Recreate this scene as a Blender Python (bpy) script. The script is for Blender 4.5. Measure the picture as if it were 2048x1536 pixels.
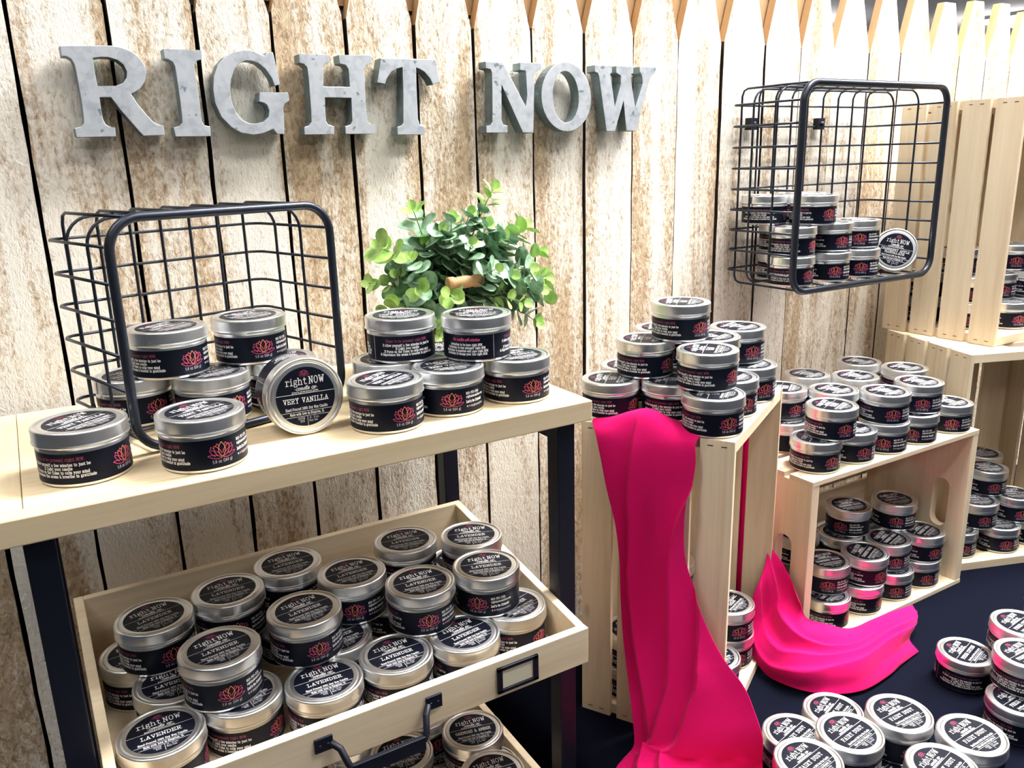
import bpy, bmesh, math, random
from mathutils import Vector, Matrix, noise
from mathutils.geometry import tessellate_polygon
PI = math.pi
for o in list(bpy.data.objects): bpy.data.objects.remove(o)
SC = bpy.context.scene
COL = SC.collection
# ------------------------------------------------------------ camera
cam_d = bpy.data.cameras.new('camera'); cam = bpy.data.objects.new('camera', cam_d); COL.objects.link(cam)
cam_d.sensor_width = 36; cam_d.lens = 1646/2048*36; cam_d.clip_start = .02; cam_d.clip_end = 100
cam.matrix_world = Matrix(((0.85570,0.15716,-0.49303,0),(-0.51686,0.21333,-0.82906,0),(-0.02511,0.96426,0.26379,0),(0,0,0,1)))
SC.camera = cam
# ------------------------------------------------------------ view, world, lights
SC.view_settings.view_transform = 'Standard'; SC.view_settings.look = 'None'
SC.view_settings.gamma = 1; SC.view_settings.use_curve_mapping = False
SC.view_settings.exposure = 0.42
W = bpy.data.worlds.new('world'); SC.world = W; W.use_nodes = True
W.node_tree.nodes['Background'].inputs[0].default_value = (.55,.62,.75,1)
W.node_tree.nodes['Background'].inputs[1].default_value = .25
LAMP_STRENGTH = 16.0
CEIL_Z = 1.55
# (x, y, length along x, width along y, strength factor)
LAMPS = [(1.65,.66,1.2,.4,5.2),(1.0,-.2,1.2,.3,1.35),(-.75,.5,1.2,.3,1.1),(.9,-1.9,1.4,.5,.36),(2.8,-1.9,1.4,.5,.36),(-1.0,-1.9,1.4,.5,.3),
 (3.6,.5,1.2,.5,3.6),(1.2,3.0,1.2,.6,.3),(4.2,3.2,1.2,.6,.5),(-1.5,3.0,1.2,.6,.2),(2.0,5.4,1.2,.6,.6),(5.2,5.6,1.2,.6,.8),(8.2,4.4,1.2,.6,.8),(8.4,7.6,1.2,.6,.8),(5.4,8.2,1.2,.6,.8),(11.2,6.2,1.2,.6,.8)]

# ------------------------------------------------------------ materials
def new_mat(name):
    m = bpy.data.materials.new(name); m.use_nodes = True
    nt = m.node_tree; return m, nt, nt.nodes['Principled BSDF']
def N(nt, t, **kw):
    n = nt.nodes.new(t)
    for k, v in kw.items(): setattr(n, k, v)
    return n
def ramp(nt, fac, stops):
    r = N(nt, 'ShaderNodeValToRGB'); e = r.color_ramp.elements
    while len(e) > 1: e.remove(e[0])
    e[0].position = stops[0][0]; e[0].color = (*stops[0][1], 1)
    for p, c in stops[1:]:
        q = e.new(p); q.color = (*c, 1)
    nt.links.new(fac, r.inputs[0]); return r.outputs[0]
def noise_n(nt, vec, scale, detail=4, rough=.55, dist=0):
    n = N(nt, 'ShaderNodeTexNoise'); n.inputs['Scale'].default_value = scale; n.inputs['Detail'].default_value = detail
    n.inputs['Roughness'].default_value = rough; n.inputs['Distortion'].default_value = dist
    nt.links.new(vec, n.inputs['Vector']); return n.outputs['Fac']
def mapping(nt, scale, rand=True):
    tc = N(nt, 'ShaderNodeTexCoord'); mp = N(nt, 'ShaderNodeMapping'); mp.inputs['Scale'].default_value = scale
    if rand:
        oi = N(nt, 'ShaderNodeObjectInfo'); mul = N(nt, 'ShaderNodeVectorMath', operation='MULTIPLY_ADD')
        cb = N(nt, 'ShaderNodeCombineXYZ')
        for i in range(3): nt.links.new(oi.outputs['Random'], cb.inputs[i])
        nt.links.new(cb.outputs[0], mul.inputs[0]); mul.inputs[1].default_value = (37, 53, 71); nt.links.new(tc.outputs['Object'], mul.inputs[2])
        nt.links.new(mul.outputs[0], mp.inputs[0])
    else: nt.links.new(tc.outputs['Object'], mp.inputs[0])
    return mp.outputs[0]
def mixc(nt, fac, a, b):
    m = N(nt, 'ShaderNodeMix', data_type='RGBA')
    if isinstance(fac, float): m.inputs[0].default_value = fac
    else: nt.links.new(fac, m.inputs[0])
    for s, v in ((6, a), (7, b)):
        if isinstance(v, tuple): m.inputs[s].default_value = (*v, 1)
        else: nt.links.new(v, m.inputs[s])
    return m.outputs[2]
def bump(nt, b, h, strength, dist):
    n = N(nt, 'ShaderNodeBump'); n.inputs['Strength'].default_value = strength; n.inputs['Distance'].default_value = dist
    nt.links.new(h, n.inputs['Height']); nt.links.new(n.outputs[0], b.inputs['Normal'])
def simple(name, col, rough=.5, metal=0, var=0, spec=None):
    m, nt, b = new_mat(name); b.inputs['Roughness'].default_value = rough; b.inputs['Metallic'].default_value = metal
    if spec is not None: b.inputs['Specular IOR Level'].default_value = spec
    if var:
        v = mapping(nt, (1,1,1)); f = noise_n(nt, v, 60, 3)
        c = ramp(nt, f, [(.3, tuple(x*(1-var) for x in col)), (.7, tuple(min(1,x*(1+var)) for x in col))])
        nt.links.new(c, b.inputs['Base Color'])
    else: b.inputs['Base Color'].default_value = (*col, 1)
    return m
def wood(name, axis, light, dark, knot=True, bumpk=.25):
    m, nt, b = new_mat(name)
    s = [26, 26, 26]; s[axis] = 1.6
    v = mapping(nt, tuple(s)); g = noise_n(nt, v, 1.0, 5, .6, 1.2)
    s2 = [160, 160, 160]; s2[axis] = 6
    v2 = mapping(nt, tuple(s2)); g2 = noise_n(nt, v2, 1.0, 3, .6)
    c = ramp(nt, g, [(.25, dark), (.5, tuple((a*.65+d*.35) for a, d in zip(light, dark))), (.7, light)])
    c2 = ramp(nt, g2, [(.3, tuple(x*.82 for x in light)), (.65, light)])
    c = mixc(nt, .45, c, c2)
    if knot:
        s3 = [9, 9, 9]; s3[axis] = 4
        v3 = mapping(nt, tuple(s3)); vo = N(nt, 'ShaderNodeTexVoronoi'); nt.links.new(v3, vo.inputs['Vector']); vo.inputs['Scale'].default_value = 1.0
        kf = ramp(nt, vo.outputs['Distance'], [(.035, (1,1,1)), (.085, (0,0,0))])
        c = mixc(nt, kf, c, tuple(x*.45 for x in dark))
    oi = N(nt, 'ShaderNodeObjectInfo'); hs = N(nt, 'ShaderNodeHueSaturation')
    mr = N(nt, 'ShaderNodeMapRange'); mr.inputs[3].default_value = .88; mr.inputs[4].default_value = 1.06
    nt.links.new(oi.outputs['Random'], mr.inputs[0]); nt.links.new(mr.outputs[0], hs.inputs['Value']); nt.links.new(c, hs.inputs['Color'])
    nt.links.new(hs.outputs[0], b.inputs['Base Color']); b.inputs['Roughness'].default_value = .62
    bump(nt, b, g2, bumpk, .0006)
    return m
PINE_L, PINE_D = (.86,.73,.52), (.56,.38,.21)
M = {}
M['pine_x'] = wood('pine grain along x', 0, PINE_L, PINE_D)
M['pine_y'] = wood('pine grain along y', 1, PINE_L, (.66,.45,.27))
M['shelf_x'] = wood('shelf pine along x', 0, (.80,.66,.43), (.58,.40,.21))
M['shelf_y'] = wood('shelf pine along y', 1, (.80,.66,.43), (.58,.40,.21))
def whitewash():
    m, nt, b = new_mat('whitewashed rough picket wood')
    big = noise_n(nt, mapping(nt, (20,20,1.9)), 1, 5, .62, .5)
    fine = noise_n(nt, mapping(nt, (240,240,110)), 1, 4, .7, .4)
    mid = noise_n(nt, mapping(nt, (150,150,85)), 1, 5, .7, .9)
    woodc = ramp(nt, mid, [(.30,(.26,.16,.085)),(.5,(.52,.385,.245)),(.70,(.72,.58,.40))])
    a = N(nt, 'ShaderNodeMath', operation='ADD'); mb_ = N(nt, 'ShaderNodeMath', operation='MULTIPLY'); nt.links.new(big, mb_.inputs[0]); mb_.inputs[1].default_value = 1.9; nt.links.new(mb_.outputs[0], a.inputs[0])
    mm = N(nt, 'ShaderNodeMath', operation='MULTIPLY'); nt.links.new(fine, mm.inputs[0]); mm.inputs[1].default_value = .85; nt.links.new(mm.outputs[0], a.inputs[1])
    a2 = N(nt, 'ShaderNodeMath', operation='ADD'); nt.links.new(a.outputs[0], a2.inputs[0])
    m3 = N(nt, 'ShaderNodeMath', operation='MULTIPLY'); nt.links.new(mid, m3.inputs[0]); m3.inputs[1].default_value = .5; nt.links.new(m3.outputs[0], a2.inputs[1])
    oi = N(nt, 'ShaderNodeObjectInfo'); a3 = N(nt, 'ShaderNodeMath', operation='MULTIPLY_ADD'); nt.links.new(oi.outputs['Random'], a3.inputs[0]); a3.inputs[1].default_value = .14; nt.links.new(a2.outputs[0], a3.inputs[2])
    f = ramp(nt, a3.outputs[0], [(.86,(0,0,0)),(1.12,(1,1,1))]) if False else None
    mr = N(nt, 'ShaderNodeMapRange'); mr.inputs[1].default_value = 1.49; mr.inputs[2].default_value = 1.80; nt.links.new(a3.outputs[0], mr.inputs[0])
    c = mixc(nt, mr.outputs[0], woodc, (.91,.85,.745))
    nt.links.new(c, b.inputs['Base Color']); b.inputs['Roughness'].default_value = .85
    h = N(nt, 'ShaderNodeMath', operation='ADD'); nt.links.new(mid, h.inputs[0]); nt.links.new(fine, h.inputs[1])
    bump(nt, b, h.outputs[0], .9, .0022)
    return m
M['picket'] = whitewash()
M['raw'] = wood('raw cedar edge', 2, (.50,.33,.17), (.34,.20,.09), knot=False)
M['edge'] = simple('picket edge in painted gap shade', (.05,.03,.018), .9, 0, .3)  # shade of the picket gaps put into the edge colour
M['backing'] = simple('dark backing board', (.035,.022,.014), .9, 0, .3)  # on the fence, dark tone stands in for shade in the gaps
M['tin'] = simple('brushed tin', (.90,.91,.92), .30, 1)
M['tin_lid'] = simple('satin tin lid', (.90,.91,.92), .33, 1)
M['label'] = simple('near black navy label', (.0035,.005,.012), .42, 0, 0, .16)
M['ink_white'] = simple('white ink', (.85,.85,.85), .6)
M['ink_grey'] = simple('grey ink', (.42,.43,.47), .6)
M['ink_orange'] = simple('orange ink', (.95,.33,.13), .6)
M['ink_coral'] = simple('coral ink', (.85,.13,.16), .6)
M['ink_pink'] = simple('pink ink', (.62,.07,.20), .6)
M['ink_plum'] = simple('plum ink', (.22,.03,.09), .6)
M['ink_blue'] = simple('blue ink', (.15,.45,.75), .6)
M['steel'] = simple('black painted steel', (.005,.0065,.015), .45, 0, 0, .3)
M['wire'] = simple('dark gunmetal wire', (.030,.036,.050), .34, .6)
M['nail'] = simple('dark staple', (.10,.07,.05), .5, .3)
M['paper'] = simple('cream card', (.78,.70,.52), .8)
M['bucket'] = simple('black enamel', (.010,.012,.02), .3)
M['grip'] = wood('turned wood grip', 0, (.50,.29,.13), (.26,.13,.05), knot=False)
def galv():
    m, nt, b = new_mat('galvanised sheet')
    v = mapping(nt, (1,1,1)); vo = N(nt, 'ShaderNodeTexVoronoi'); nt.links.new(v, vo.inputs['Vector']); vo.inputs['Scale'].default_value = 130
    n1 = noise_n(nt, v, 45, 4, .6)
    a = N(nt, 'ShaderNodeMath', operation='MULTIPLY_ADD'); nt.links.new(vo.outputs['Color'], a.inputs[0]); a.inputs[1].default_value = .30; nt.links.new(n1, a.inputs[2])
    c = ramp(nt, a.outputs[0], [(.35,(.36,.40,.44)),(.55,(.50,.54,.58)),(.75,(.60,.63,.67))])
    # dark oxide flecks
    n2 = noise_n(nt, v, 70, 3, .5); kf = ramp(nt, n2, [(.66,(0,0,0)),(.69,(1,1,1))])
    c = mixc(nt, kf, c, (.22,.27,.29))
    nt.links.new(c, b.inputs['Base Color']); b.inputs['Metallic'].default_value = .55; b.inputs['Roughness'].default_value = .45
    return m
M['galv'] = galv()
M['galv_side'] = simple('dull galvanised edge', (.20,.25,.26), .5, .5, .25)
def fabric(name, col, rough, weave, sheen=0):
    m, nt, b = new_mat(name)
    v = mapping(nt, (1,1,1), False); n1 = noise_n(nt, v, weave, 2, .5)
    c = ramp(nt, n1, [(.3, tuple(x*.9 for x in col)), (.7, col)])
    nt.links.new(c, b.inputs['Base Color']); b.inputs['Roughness'].default_value = rough
    b.inputs['Sheen Weight'].default_value = sheen; b.inputs['Specular IOR Level'].default_value = .04
    bump(nt, b, n1, .15, .0004)
    return m
M['pink'] = fabric('hot pink chiffon', (.66,.006,.125), .8, 700, .05)
M['black_cloth'] = fabric('black tablecloth', (.0035,.0045,.011), .9, 500)
def leafm(name, c1, c2):
    m, nt, b = new_mat(name)
    v = mapping(nt, (1,1,1), False); n1 = noise_n(nt, v, 90, 3, .5)
    c = ramp(nt, n1, [(.35, c1), (.62, c2)]); nt.links.new(c, b.inputs['Base Color'])
    b.inputs['Roughness'].default_value = .5; b.inputs['Subsurface Weight'].default_value = .0
    return m
M['leaf'] = leafm('sage green leaf', (.13,.28,.14), (.40,.57,.41))
M['leaf_dark'] = leafm('deep green leaf', (.045,.15,.05), (.15,.32,.12))
M['leaf_tip'] = leafm('young lime leaf', (.22,.42,.08), (.44,.62,.18))
M['stem'] = simple('green stem', (.12,.20,.06), .6)
M['floor'] = simple('dark store floor', (.045,.055,.075), .5, 0, .1)  # bluish tint added to cool the bounced light
M['wall'] = simple('blue-tinted store wall', (.15,.18,.22), .8, 0, .05)  # blue put into the wall colour to cool the ambient light
M['ceiling'] = simple('ceiling tile', (.40,.385,.39), .9, 0, .08)
M['frame'] = simple('white lamp frame', (.8,.8,.8), .5)
_em = {}
def emis(k):
    k = round(k, 2)
    if k not in _em:
        m, nt, b = new_mat('lit diffuser %.1f' % k); b.inputs['Base Color'].default_value = (1,1,1,1)
        b.inputs['Emission Color'].default_value = (1,.975,.95,1); b.inputs['Emission Strength'].default_value = LAMP_STRENGTH*k
        _em[k] = m
    return _em[k]

# ------------------------------------------------------------ mesh helpers
class MB:
    def __init__(s): s.v = []; s.f = []; s.m = []; s.sm = []
    def add(s, vs, fs, mat=0, smooth=False):
        o = len(s.v); s.v += [tuple(p) for p in vs]
        for f in fs: s.f.append(tuple(o+i for i in f)); s.m.append(mat); s.sm.append(smooth)
    def box(s, a, b, mat=0, M4=None):
        x0,y0,z0 = a; x1,y1,z1 = b
        vs = [Vector(p) for p in ((x0,y0,z0),(x1,y0,z0),(x1,y1,z0),(x0,y1,z0),(x0,y0,z1),(x1,y0,z1),(x1,y1,z1),(x0,y1,z1))]
        if M4: vs = [M4 @ p for p in vs]
        s.add(vs, [(0,3,2,1),(4,5,6,7),(0,1,5,4),(1,2,6,5),(2,3,7,6),(3,0,4,7)], mat)
    def lathe(s, prof, n=48, mat=0, cap0=True, cap1=True, smooth=True):
        vs = []; fs = []
        for r, z in prof:
            for k in range(n): vs.append((r*math.cos(2*PI*k/n), r*math.sin(2*PI*k/n), z))
        for i in range(len(prof)-1):
            for k in range(n):
                a = i*n+k; b = i*n+(k+1) % n; fs.append((a, b, b+n, a+n))
        s.add(vs, fs, mat, smooth)
        o = len(s.v)-len(vs)
        if cap0: s.f.append(tuple(o+k for k in reversed(range(n)))); s.m.append(mat); s.sm.append(False)
        if cap1: s.f.append(tuple(o+(len(prof)-1)*n+k for k in range(n))); s.m.append(mat); s.sm.append(False)
    def tube(s, pts, r, n=8, mat=0, closed=False, taper=None):
        pts = [Vector(p) for p in pts]; m = len(pts); vs = []; fs = []
        def tan(i):
            if closed: return (pts[(i+1) % m]-pts[i-1]).normalized()
            a = pts[max(i-1,0)]; b = pts[min(i+1,m-1)]; return (b-a).normalized()
        t = tan(0); u = t.orthogonal().normalized()
        for i in range(m):
            t = tan(i); u = (u - t*u.dot(t)); u = u.normalized() if u.length > 1e-6 else t.orthogonal().normalized()
            w = t.cross(u); rr = r if taper is None else r*(1+(taper-1)*i/(m-1))
            for k in range(n):
                a = 2*PI*k/n; vs.append(pts[i]+u*math.cos(a)*rr+w*math.sin(a)*rr)
        rng = m if closed else m-1
        for i in range(rng):
            for k in range(n):
                a = i*n+k; b = i*n+(k+1) % n; c = ((i+1) % m)*n
                fs.append((a, b, c+(k+1) % n, c+k))
        if not closed: fs.append(tuple(reversed(range(n)))); fs.append(tuple((m-1)*n+k for k in range(n)))
        s.add(vs, fs, mat, True)
    def prism(s, outer, hole, y0, y1, mf=0, ms=0, mp=lambda a, b, c: (a, b, c)):
        # polygon (u,v) extruded from depth y0 to y1; mp maps (u, depth, v) to a point
        loops = [outer] + ([hole] if hole else [])
        flat = [p for l in loops for p in l]
        tris = tessellate_polygon([[Vector((p[0], p[1], 0)) for p in l] for l in loops])
        n = len(flat); o = [mp(p[0], y0, p[1]) for p in flat] + [mp(p[0], y1, p[1]) for p in flat]
        s.add(o, [tuple(t) for t in tris], mf); b = len(s.v)-2*n
        for t in tris: s.f.append(tuple(b+n+i for i in reversed(t))); s.m.append(ms); s.sm.append(False)
        k = 0
        for l in loops:
            L = len(l)
            for i in range(L):
                j = (i+1) % L; s.f.append((b+k+i, b+k+j, b+n+k+j, b+n+k+i)); s.m.append(ms); s.sm.append(False)
            k += L
    def mesh(s, name, mats, fix=True):
        me = bpy.data.meshes.new(name); me.from_pydata(s.v, [], s.f)
        for m in mats: me.materials.append(m)
        me.polygons.foreach_set('material_index', s.m); me.polygons.foreach_set('use_smooth', s.sm)
        if fix:
            bm = bmesh.new(); bm.from_mesh(me); bmesh.ops.recalc_face_normals(bm, faces=bm.faces); bm.to_mesh(me); bm.free()
        me.update(); return me
    def build(s, name, mats, parent=None, loc=None, fix=True, bevel=0):
        if not isinstance(mats, (list, tuple)): mats = [mats]
        o = bpy.data.objects.new(name, s.mesh(name, mats, fix)); COL.objects.link(o)
        if parent: o.parent = parent
        if loc is not None: o.location = loc
        if bevel:
            b = o.modifiers.new('bevel', 'BEVEL'); b.width = bevel; b.segments = 2; b.limit_method = 'ANGLE'
        return o
def tag(o, label=None, cat=None, group=None, kind=None):
    if label: o['label'] = label
    if cat: o['category'] = cat
    if group: o['group'] = group
    if kind: o['kind'] = kind
    return o
def empty(name, loc=(0,0,0), rz=0, **kw):
    o = bpy.data.objects.new(name, None); COL.objects.link(o); o.location = loc; o.rotation_euler = (0,0,rz); o.empty_display_size = .02
    return tag(o, **kw)
def rrect(x0, z0, x1, z1, r, n=6):
    pts = []
    for cx, cz, a0 in ((x1-r, z1-r, 0), (x0+r, z1-r, 90), (x0+r, z0+r, 180), (x1-r, z0+r, 270)):
        for k in range(n+1):
            a = math.radians(a0+90*k/n); pts.append((cx+r*math.cos(a), cz+r*math.sin(a)))
    return pts

# ------------------------------------------------------------ stroke lettering
GL = {'A':(8,"0,0 3,0;5,0 8,0;1,0 4,10 7,0;2,4 6,4"),'B':(8,"0,0 5,0 7,1 7,4 5,5 1.5,5;5,5 6.5,6 6.5,9 5,10 0,10;1.5,0 1.5,10"),
'C':(8,"7,7 7,10;7,8 5,10 3,10 1,8 1,2 3,0 5,0 7,2"),'D':(8,"0,0 4,0 7,2.5 7,7.5 4,10 0,10;1.5,0 1.5,10"),
'E':(8,"0,0 7,0 7,3;0,10 7,10 7,7.5;1.5,0 1.5,10;1.5,5 5,5;5,4 5,6"),'F':(8,"0,0 4,0;0,10 7,10 7,7.5;1.5,0 1.5,10;1.5,5 5,5;5,4 5,6"),
'G':(8,"7,7 7,10;7,8 5,10 3,10 1,8 1,2 3,0 6,0 6,4;4,4 8,4"),'H':(8,"0,0 3,0;5,0 8,0;0,10 3,10;5,10 8,10;1.5,0 1.5,10;6.5,0 6.5,10;1.5,5 6.5,5"),
'I':(6,"1,0 5,0;1,10 5,10;3,0 3,10"),'K':(8,"0,0 3,0;5,0 8,0;0,10 3,10;5,10 8,10;1.5,0 1.5,10;6.5,10 1.5,4.5;3,6 6.5,0"),
'L':(8,"0,0 7,0 7,3;0,10 4,10;2,0 2,10"),'M':(9,"0,0 2.5,0;6.5,0 9,0;0,10 1.5,10 4.5,4 7.5,10 9,10;1.2,0 1.2,10;7.8,0 7.8,10"),
'N':(8,"0,0 3,0;0,10 1.5,10 6.5,0 6.5,10;5,10 8,10;1.5,0 1.5,10"),'O':(8,"3,0 1,2.5 1,7.5 3,10 5,10 7,7.5 7,2.5 5,0 3,0"),
'P':(8,"0,0 4,0;0,10 5,10 7,9 7,6 5,5 1.5,5;1.5,0 1.5,10"),'R':(8,"0,0 3,0;0,10 5,10 7,9 7,6.5 5,5.5 1.5,5.5;1.5,0 1.5,10;4,5.5 6,0 8,0"),
'S':(8,"7,7.5 7,10;7,8.5 5,10 3,10 1.2,8.5 1.2,6.5 3,5.3 5,4.7 7,3.5 7,1.5 5,0 3,0 1,1.5;1,0 1,3"),'T':(8,"2.5,0 5.5,0;4,0 4,10;1,7.5 1,10 7,10 7,7.5"),
'U':(8,"0,10 3,10;5,10 8,10;1.5,10 1.5,2 3,0 5,0 6.5,2 6.5,10"),'V':(8,"0,10 3,10;5,10 8,10;1.2,10 4,0 6.8,10"),
'W':(10,"0,10 3,10;7,10 10,10;1.3,10 3,0 5,8 7,0 8.7,10"),'X':(8,"0,0 3,0;5,0 8,0;0,10 3,10;5,10 8,10;1.5,10 6.5,0;6.5,10 1.5,0"),'Y':(8,"0,10 3,10;5,10 8,10;1.3,10 4,5 6.7,10;4,5 4,0;2.5,0 5.5,0"),
'&':(8,"8,0 2,7 2,9 3.5,10 5,9 5,7.5 1,3 1,1 3,0 5,0.5 7.5,4"),'0':(7,"3,0 1,2.5 1,7.5 3,10 4,10 6,7.5 6,2.5 4,0 3,0"),'1':(6,"1,8 3,10 3,0;1,0 5,0"),
'2':(7,"1,8 2.5,10 4.5,10 6,8 6,6 1,0 6,0 6,1.5"),'3':(7,"1,9 3,10 5,10 6,8.5 6,6.5 4,5.3 6,4 6,1.5 4.5,0 2.5,0 1,1"),'4':(7,"5,0 5,10 1,3 6.5,3"),'5':(7,"6,10 1.5,10 1.2,5.5 4,6.3 6,4.5 6,2 4.5,0 2.5,0 1,1"),
'6':(7,"5.5,9.5 3.5,10 1.3,6 1.2,2.5 2.5,0 4.5,0 6,2 6,4 4.5,5.7 1.5,4.5"),'7':(7,"1,8.5 1,10 6,10 3,0"),'8':(7,"3,0 1.2,1.5 1.2,4 5.8,6.5 5.8,8.5 4,10 3,10 1.2,8.5 1.2,6.5 5.8,4 5.8,1.5 4,0 3,0"),
'a':(7.5,"1.5,6 3,7 5,7 6,6 6,0 7.2,0;6,4 3,4 1.2,3 1.2,1 3,0 5,0.5 6,2"),'b':(8,"0,10 1.5,10 1.5,0;1.5,5 3,7 5,7 7,5 7,2 5,0 3,0 1.5,2"),
'c':(7.5,"6.5,5 6.5,7;6.5,5.5 5,7 3,7 1,5 1,2 3,0 5,0 6.5,1.5"),'d':(8,"5,10 6.5,10 6.5,0 7.5,0;6.5,5 5,7 3,7 1,5 1,2 3,0 5,0 6.5,2"),
'e':(7.5,"1,3.7 7,3.7 7,5 5,7 3,7 1,5 1,2 3,0 5,0 7,1.3"),'f':(6.5,"1,0 5,0;3,0 3,8.5 4,10 6,10 6.5,9;1,7 5.5,7"),
'g':(7.5,"6,7 7.5,7;3,7 5,7 6,6 6,4 5,3 3,3 1.8,4 1.8,6 3,7;2,3 1.5,2 3,1 6,1 7,-.5 6,-2.5 2.5,-2.5 1,-1 2.5,1"),'h':(8,"0,10 1.5,10 1.5,0;0,0 3,0;5,0 8,0;1.5,5 3,7 5,7 6.5,5 6.5,0"),
'i':(5,"1,7 3,7 3,0;1,0 5,0;2.5,9.4 3.5,9.4"),'j':(5,"1,7 3.5,7 3.5,-2 2,-3 .5,-2.5;3.1,9.4 3.9,9.4"),'k':(7.5,"0,10 1.5,10 1.5,0;0,0 3,0;5,0 7.5,0;4.5,7 7,7;6,7 1.5,3;3,4.2 6,0"),
'l':(5,"1,10 3,10 3,0;1,0 5,0"),'m':(10,"0,7 1.5,7 1.5,0;0,0 2.7,0;1.5,5.5 3,7 4.3,7 5.2,5.5 5.2,0;4.2,0 6.4,0;5.2,5.5 6.5,7 8,7 9,5.5 9,0;7.8,0 10,0"),
'n':(8,"0,7 1.5,7 1.5,0;0,0 3,0;5,0 8,0;1.5,5 3,7 5,7 6.5,5 6.5,0"),'o':(7.5,"3,0 1,2 1,5 3,7 5,7 7,5 7,2 5,0 3,0"),'p':(8,"0,7 1.5,7 1.5,-3;0,-3 3.5,-3;1.5,5 3,7 5,7 7,5 7,2 5,0 3,0 1.5,2"),
'r':(7,"1,7 3,7 3,0;1,0 5.5,0;3,5 4.5,7 6,7 7,5.8"),'s':(7,"6.3,5.5 6.3,7;6.3,6 5,7 3,7 1.5,6 1.5,4.8 3,3.8 5,3.2 6.5,2.2 6.5,1 5,0 3,0 1.3,1;1.3,0 1.3,2"),
't':(6.5,"3,9.5 3,1.2 4,0 5.5,0 6.5,1;1,7 6,7"),'u':(8,"0,7 1.5,7 1.5,2 3,0 5,0 6.5,2;5,7 6.5,7 6.5,0 7.7,0"),'v':(7.5,"0,7 2.5,7;5,7 7.7,7;1.2,7 4,0 6.6,7"),
'w':(10,"0,7 2.5,7;7.5,7 10,7;1.2,7 3.2,0 5,6 6.8,0 8.8,7"),'x':(7.5,"0,0 3,0;5,0 7.5,0;0,7 3,7;5,7 7.5,7;1.3,7 6.3,0;6.3,7 1.3,0"),'y':(7.5,"0,7 2.5,7;5,7 7.7,7;1.2,7 4,0;6.6,7 3,-3 .8,-3"),
'z':(7,"1,5.6 1,7 6,7 1,0 6,0 6,1.4"),'.':(3,"1,.4 2,.4"),',':(3,"1.8,1 1,-1.5"),':':(3,"1,.5 2,.5;1,6 2,6"),'-':(6,"1,4 5,4"),'(':(4,"3.5,11 1.5,7.5 1.5,2.5 3.5,-1"),')':(4,".5,11 2.5,7.5 2.5,2.5 .5,-1"),"'":(3,"1.5,10 1.2,7.5"),
'!':(3,"1.5,10 1.5,3;1.1,.4 1.9,.4"),'%':(9,"7,10 2,0;1,9 3,9 3,7 1,7 1,9;6,3 8,3 8,1 6,1 6,3"),'@':(9,"6,3 4,3 3,5 4,7 6,7 6,3 8,3 8,7 6,10 3,10 1,7 1,3 3,0 7,0"),' ':(5,""),'*':(4,"1.4,4 2.4,4")}
SL = {'c':(5,"5,5.5 3.5,7 1.5,6 .8,3 2,.3 4,.3 5.5,2"),'a':(6,"4.8,6 3,7 1,5 1,1.5 2.5,0 4.2,1.5 5,6.5 4.8,1 6,1.2"),'n':(6,"0,1 1,6.5 1.2,0;1.2,3 3,6.7 4.2,6 4.2,1 6,1"),'d':(6,"4.8,6 3,7 1,5 1,1.5 2.5,0 4.2,1.5 5.6,11;4.6,4 4.8,1 6,1.2"),
'l':(3.6,"0,1.5 2.6,8 2.4,11 1.2,9 1.2,1 2.2,0 3.6,1.2"),'e':(5,"0,1.8 3,3 4.3,5.5 3,7 1.2,5 1,1.6 2.4,0 5,1.6"),'o':(6,"3,7 1,5 1,1.5 2.6,0 4.4,1.5 4.4,5 3,7 4.6,5.6 6,6"),'*':(4,"1.6,3.4 2.4,3.4"),' ':(4,""),
'w':(8,"0,6.5 1.2,1 2,0 3.6,5.8 4.4,.4 5.4,0 7,6.6 8,6"),'i':(3,"0,1.5 1.5,6.5 1.2,1 3,1;1.5,9 1.9,9"),'t':(4,"1.8,10.5 1.2,1.2 2,0 4,1.2;0,7 3.6,7"),'h':(6,"0,1 2.4,9.5 1.6,11 1,0;1.2,4 3,6.7 4.2,6 4.2,1 6,1"),'v':(5.5,"0,6 1.4,6.4 2.2,0 4.6,6.6 5.5,6"),'s':(4.5,"0,1 2.2,7 3.6,3 2.4,0 .6,.8;2.4,0 4.5,1"),'u':(6,"0,6.5 1,1.2 2.4,0 4.4,3 4.6,6.6 4.4,1 6,1"),'r':(4.5,"0,1 1.4,7 2,5.6 3.6,6 3.6,1 4.5,1"),'O':(8,"4,10 1,7 1,2 3.5,0 6.5,2 6.6,7 4,10 6,9 8,9.5")}
def text_w(t, cap, xs, font, gap=1.3): return sum((font.get(c, font[' '])[0]+gap) for c in t)*cap/10*xs
def strokes(t, cx, cy, cap, xs=1, th=None, font=None, slant=0, align=0, gap=1.3):
    # returns list of quads (flat u,v); cy is the baseline
    font = font or GL; th = th or cap*.13; out = []
    x = cx - (0 if align < 0 else text_w(t, cap, xs, font, gap)*(.5 if align == 0 else 1)); k = cap/10
    for c in t:
        w, d = font.get(c, font[' '])
        for st in d.split(';'):
            if not st: continue
            P = [tuple(float(q) for q in p.split(',')) for p in st.split()]
            P = [(x+(a+slant*b)*k*xs, cy+b*k) for a, b in P]
            for a, b in zip(P, P[1:]):
                dx, dy = b[0]-a[0], b[1]-a[1]; L = math.hypot(dx, dy)
                if L < 1e-9: continue
                dx /= L; dy /= L; e = th*.42; nx, ny = -dy*th/2, dx*th/2
                out.append([(a[0]-dx*e+nx, a[1]-dy*e+ny), (a[0]-dx*e-nx, a[1]-dy*e-ny), (b[0]+dx*e-nx, b[1]+dy*e-ny), (b[0]+dx*e+nx, b[1]+dy*e+ny)])
        x += (w+gap)*k*xs
    return out
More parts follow.
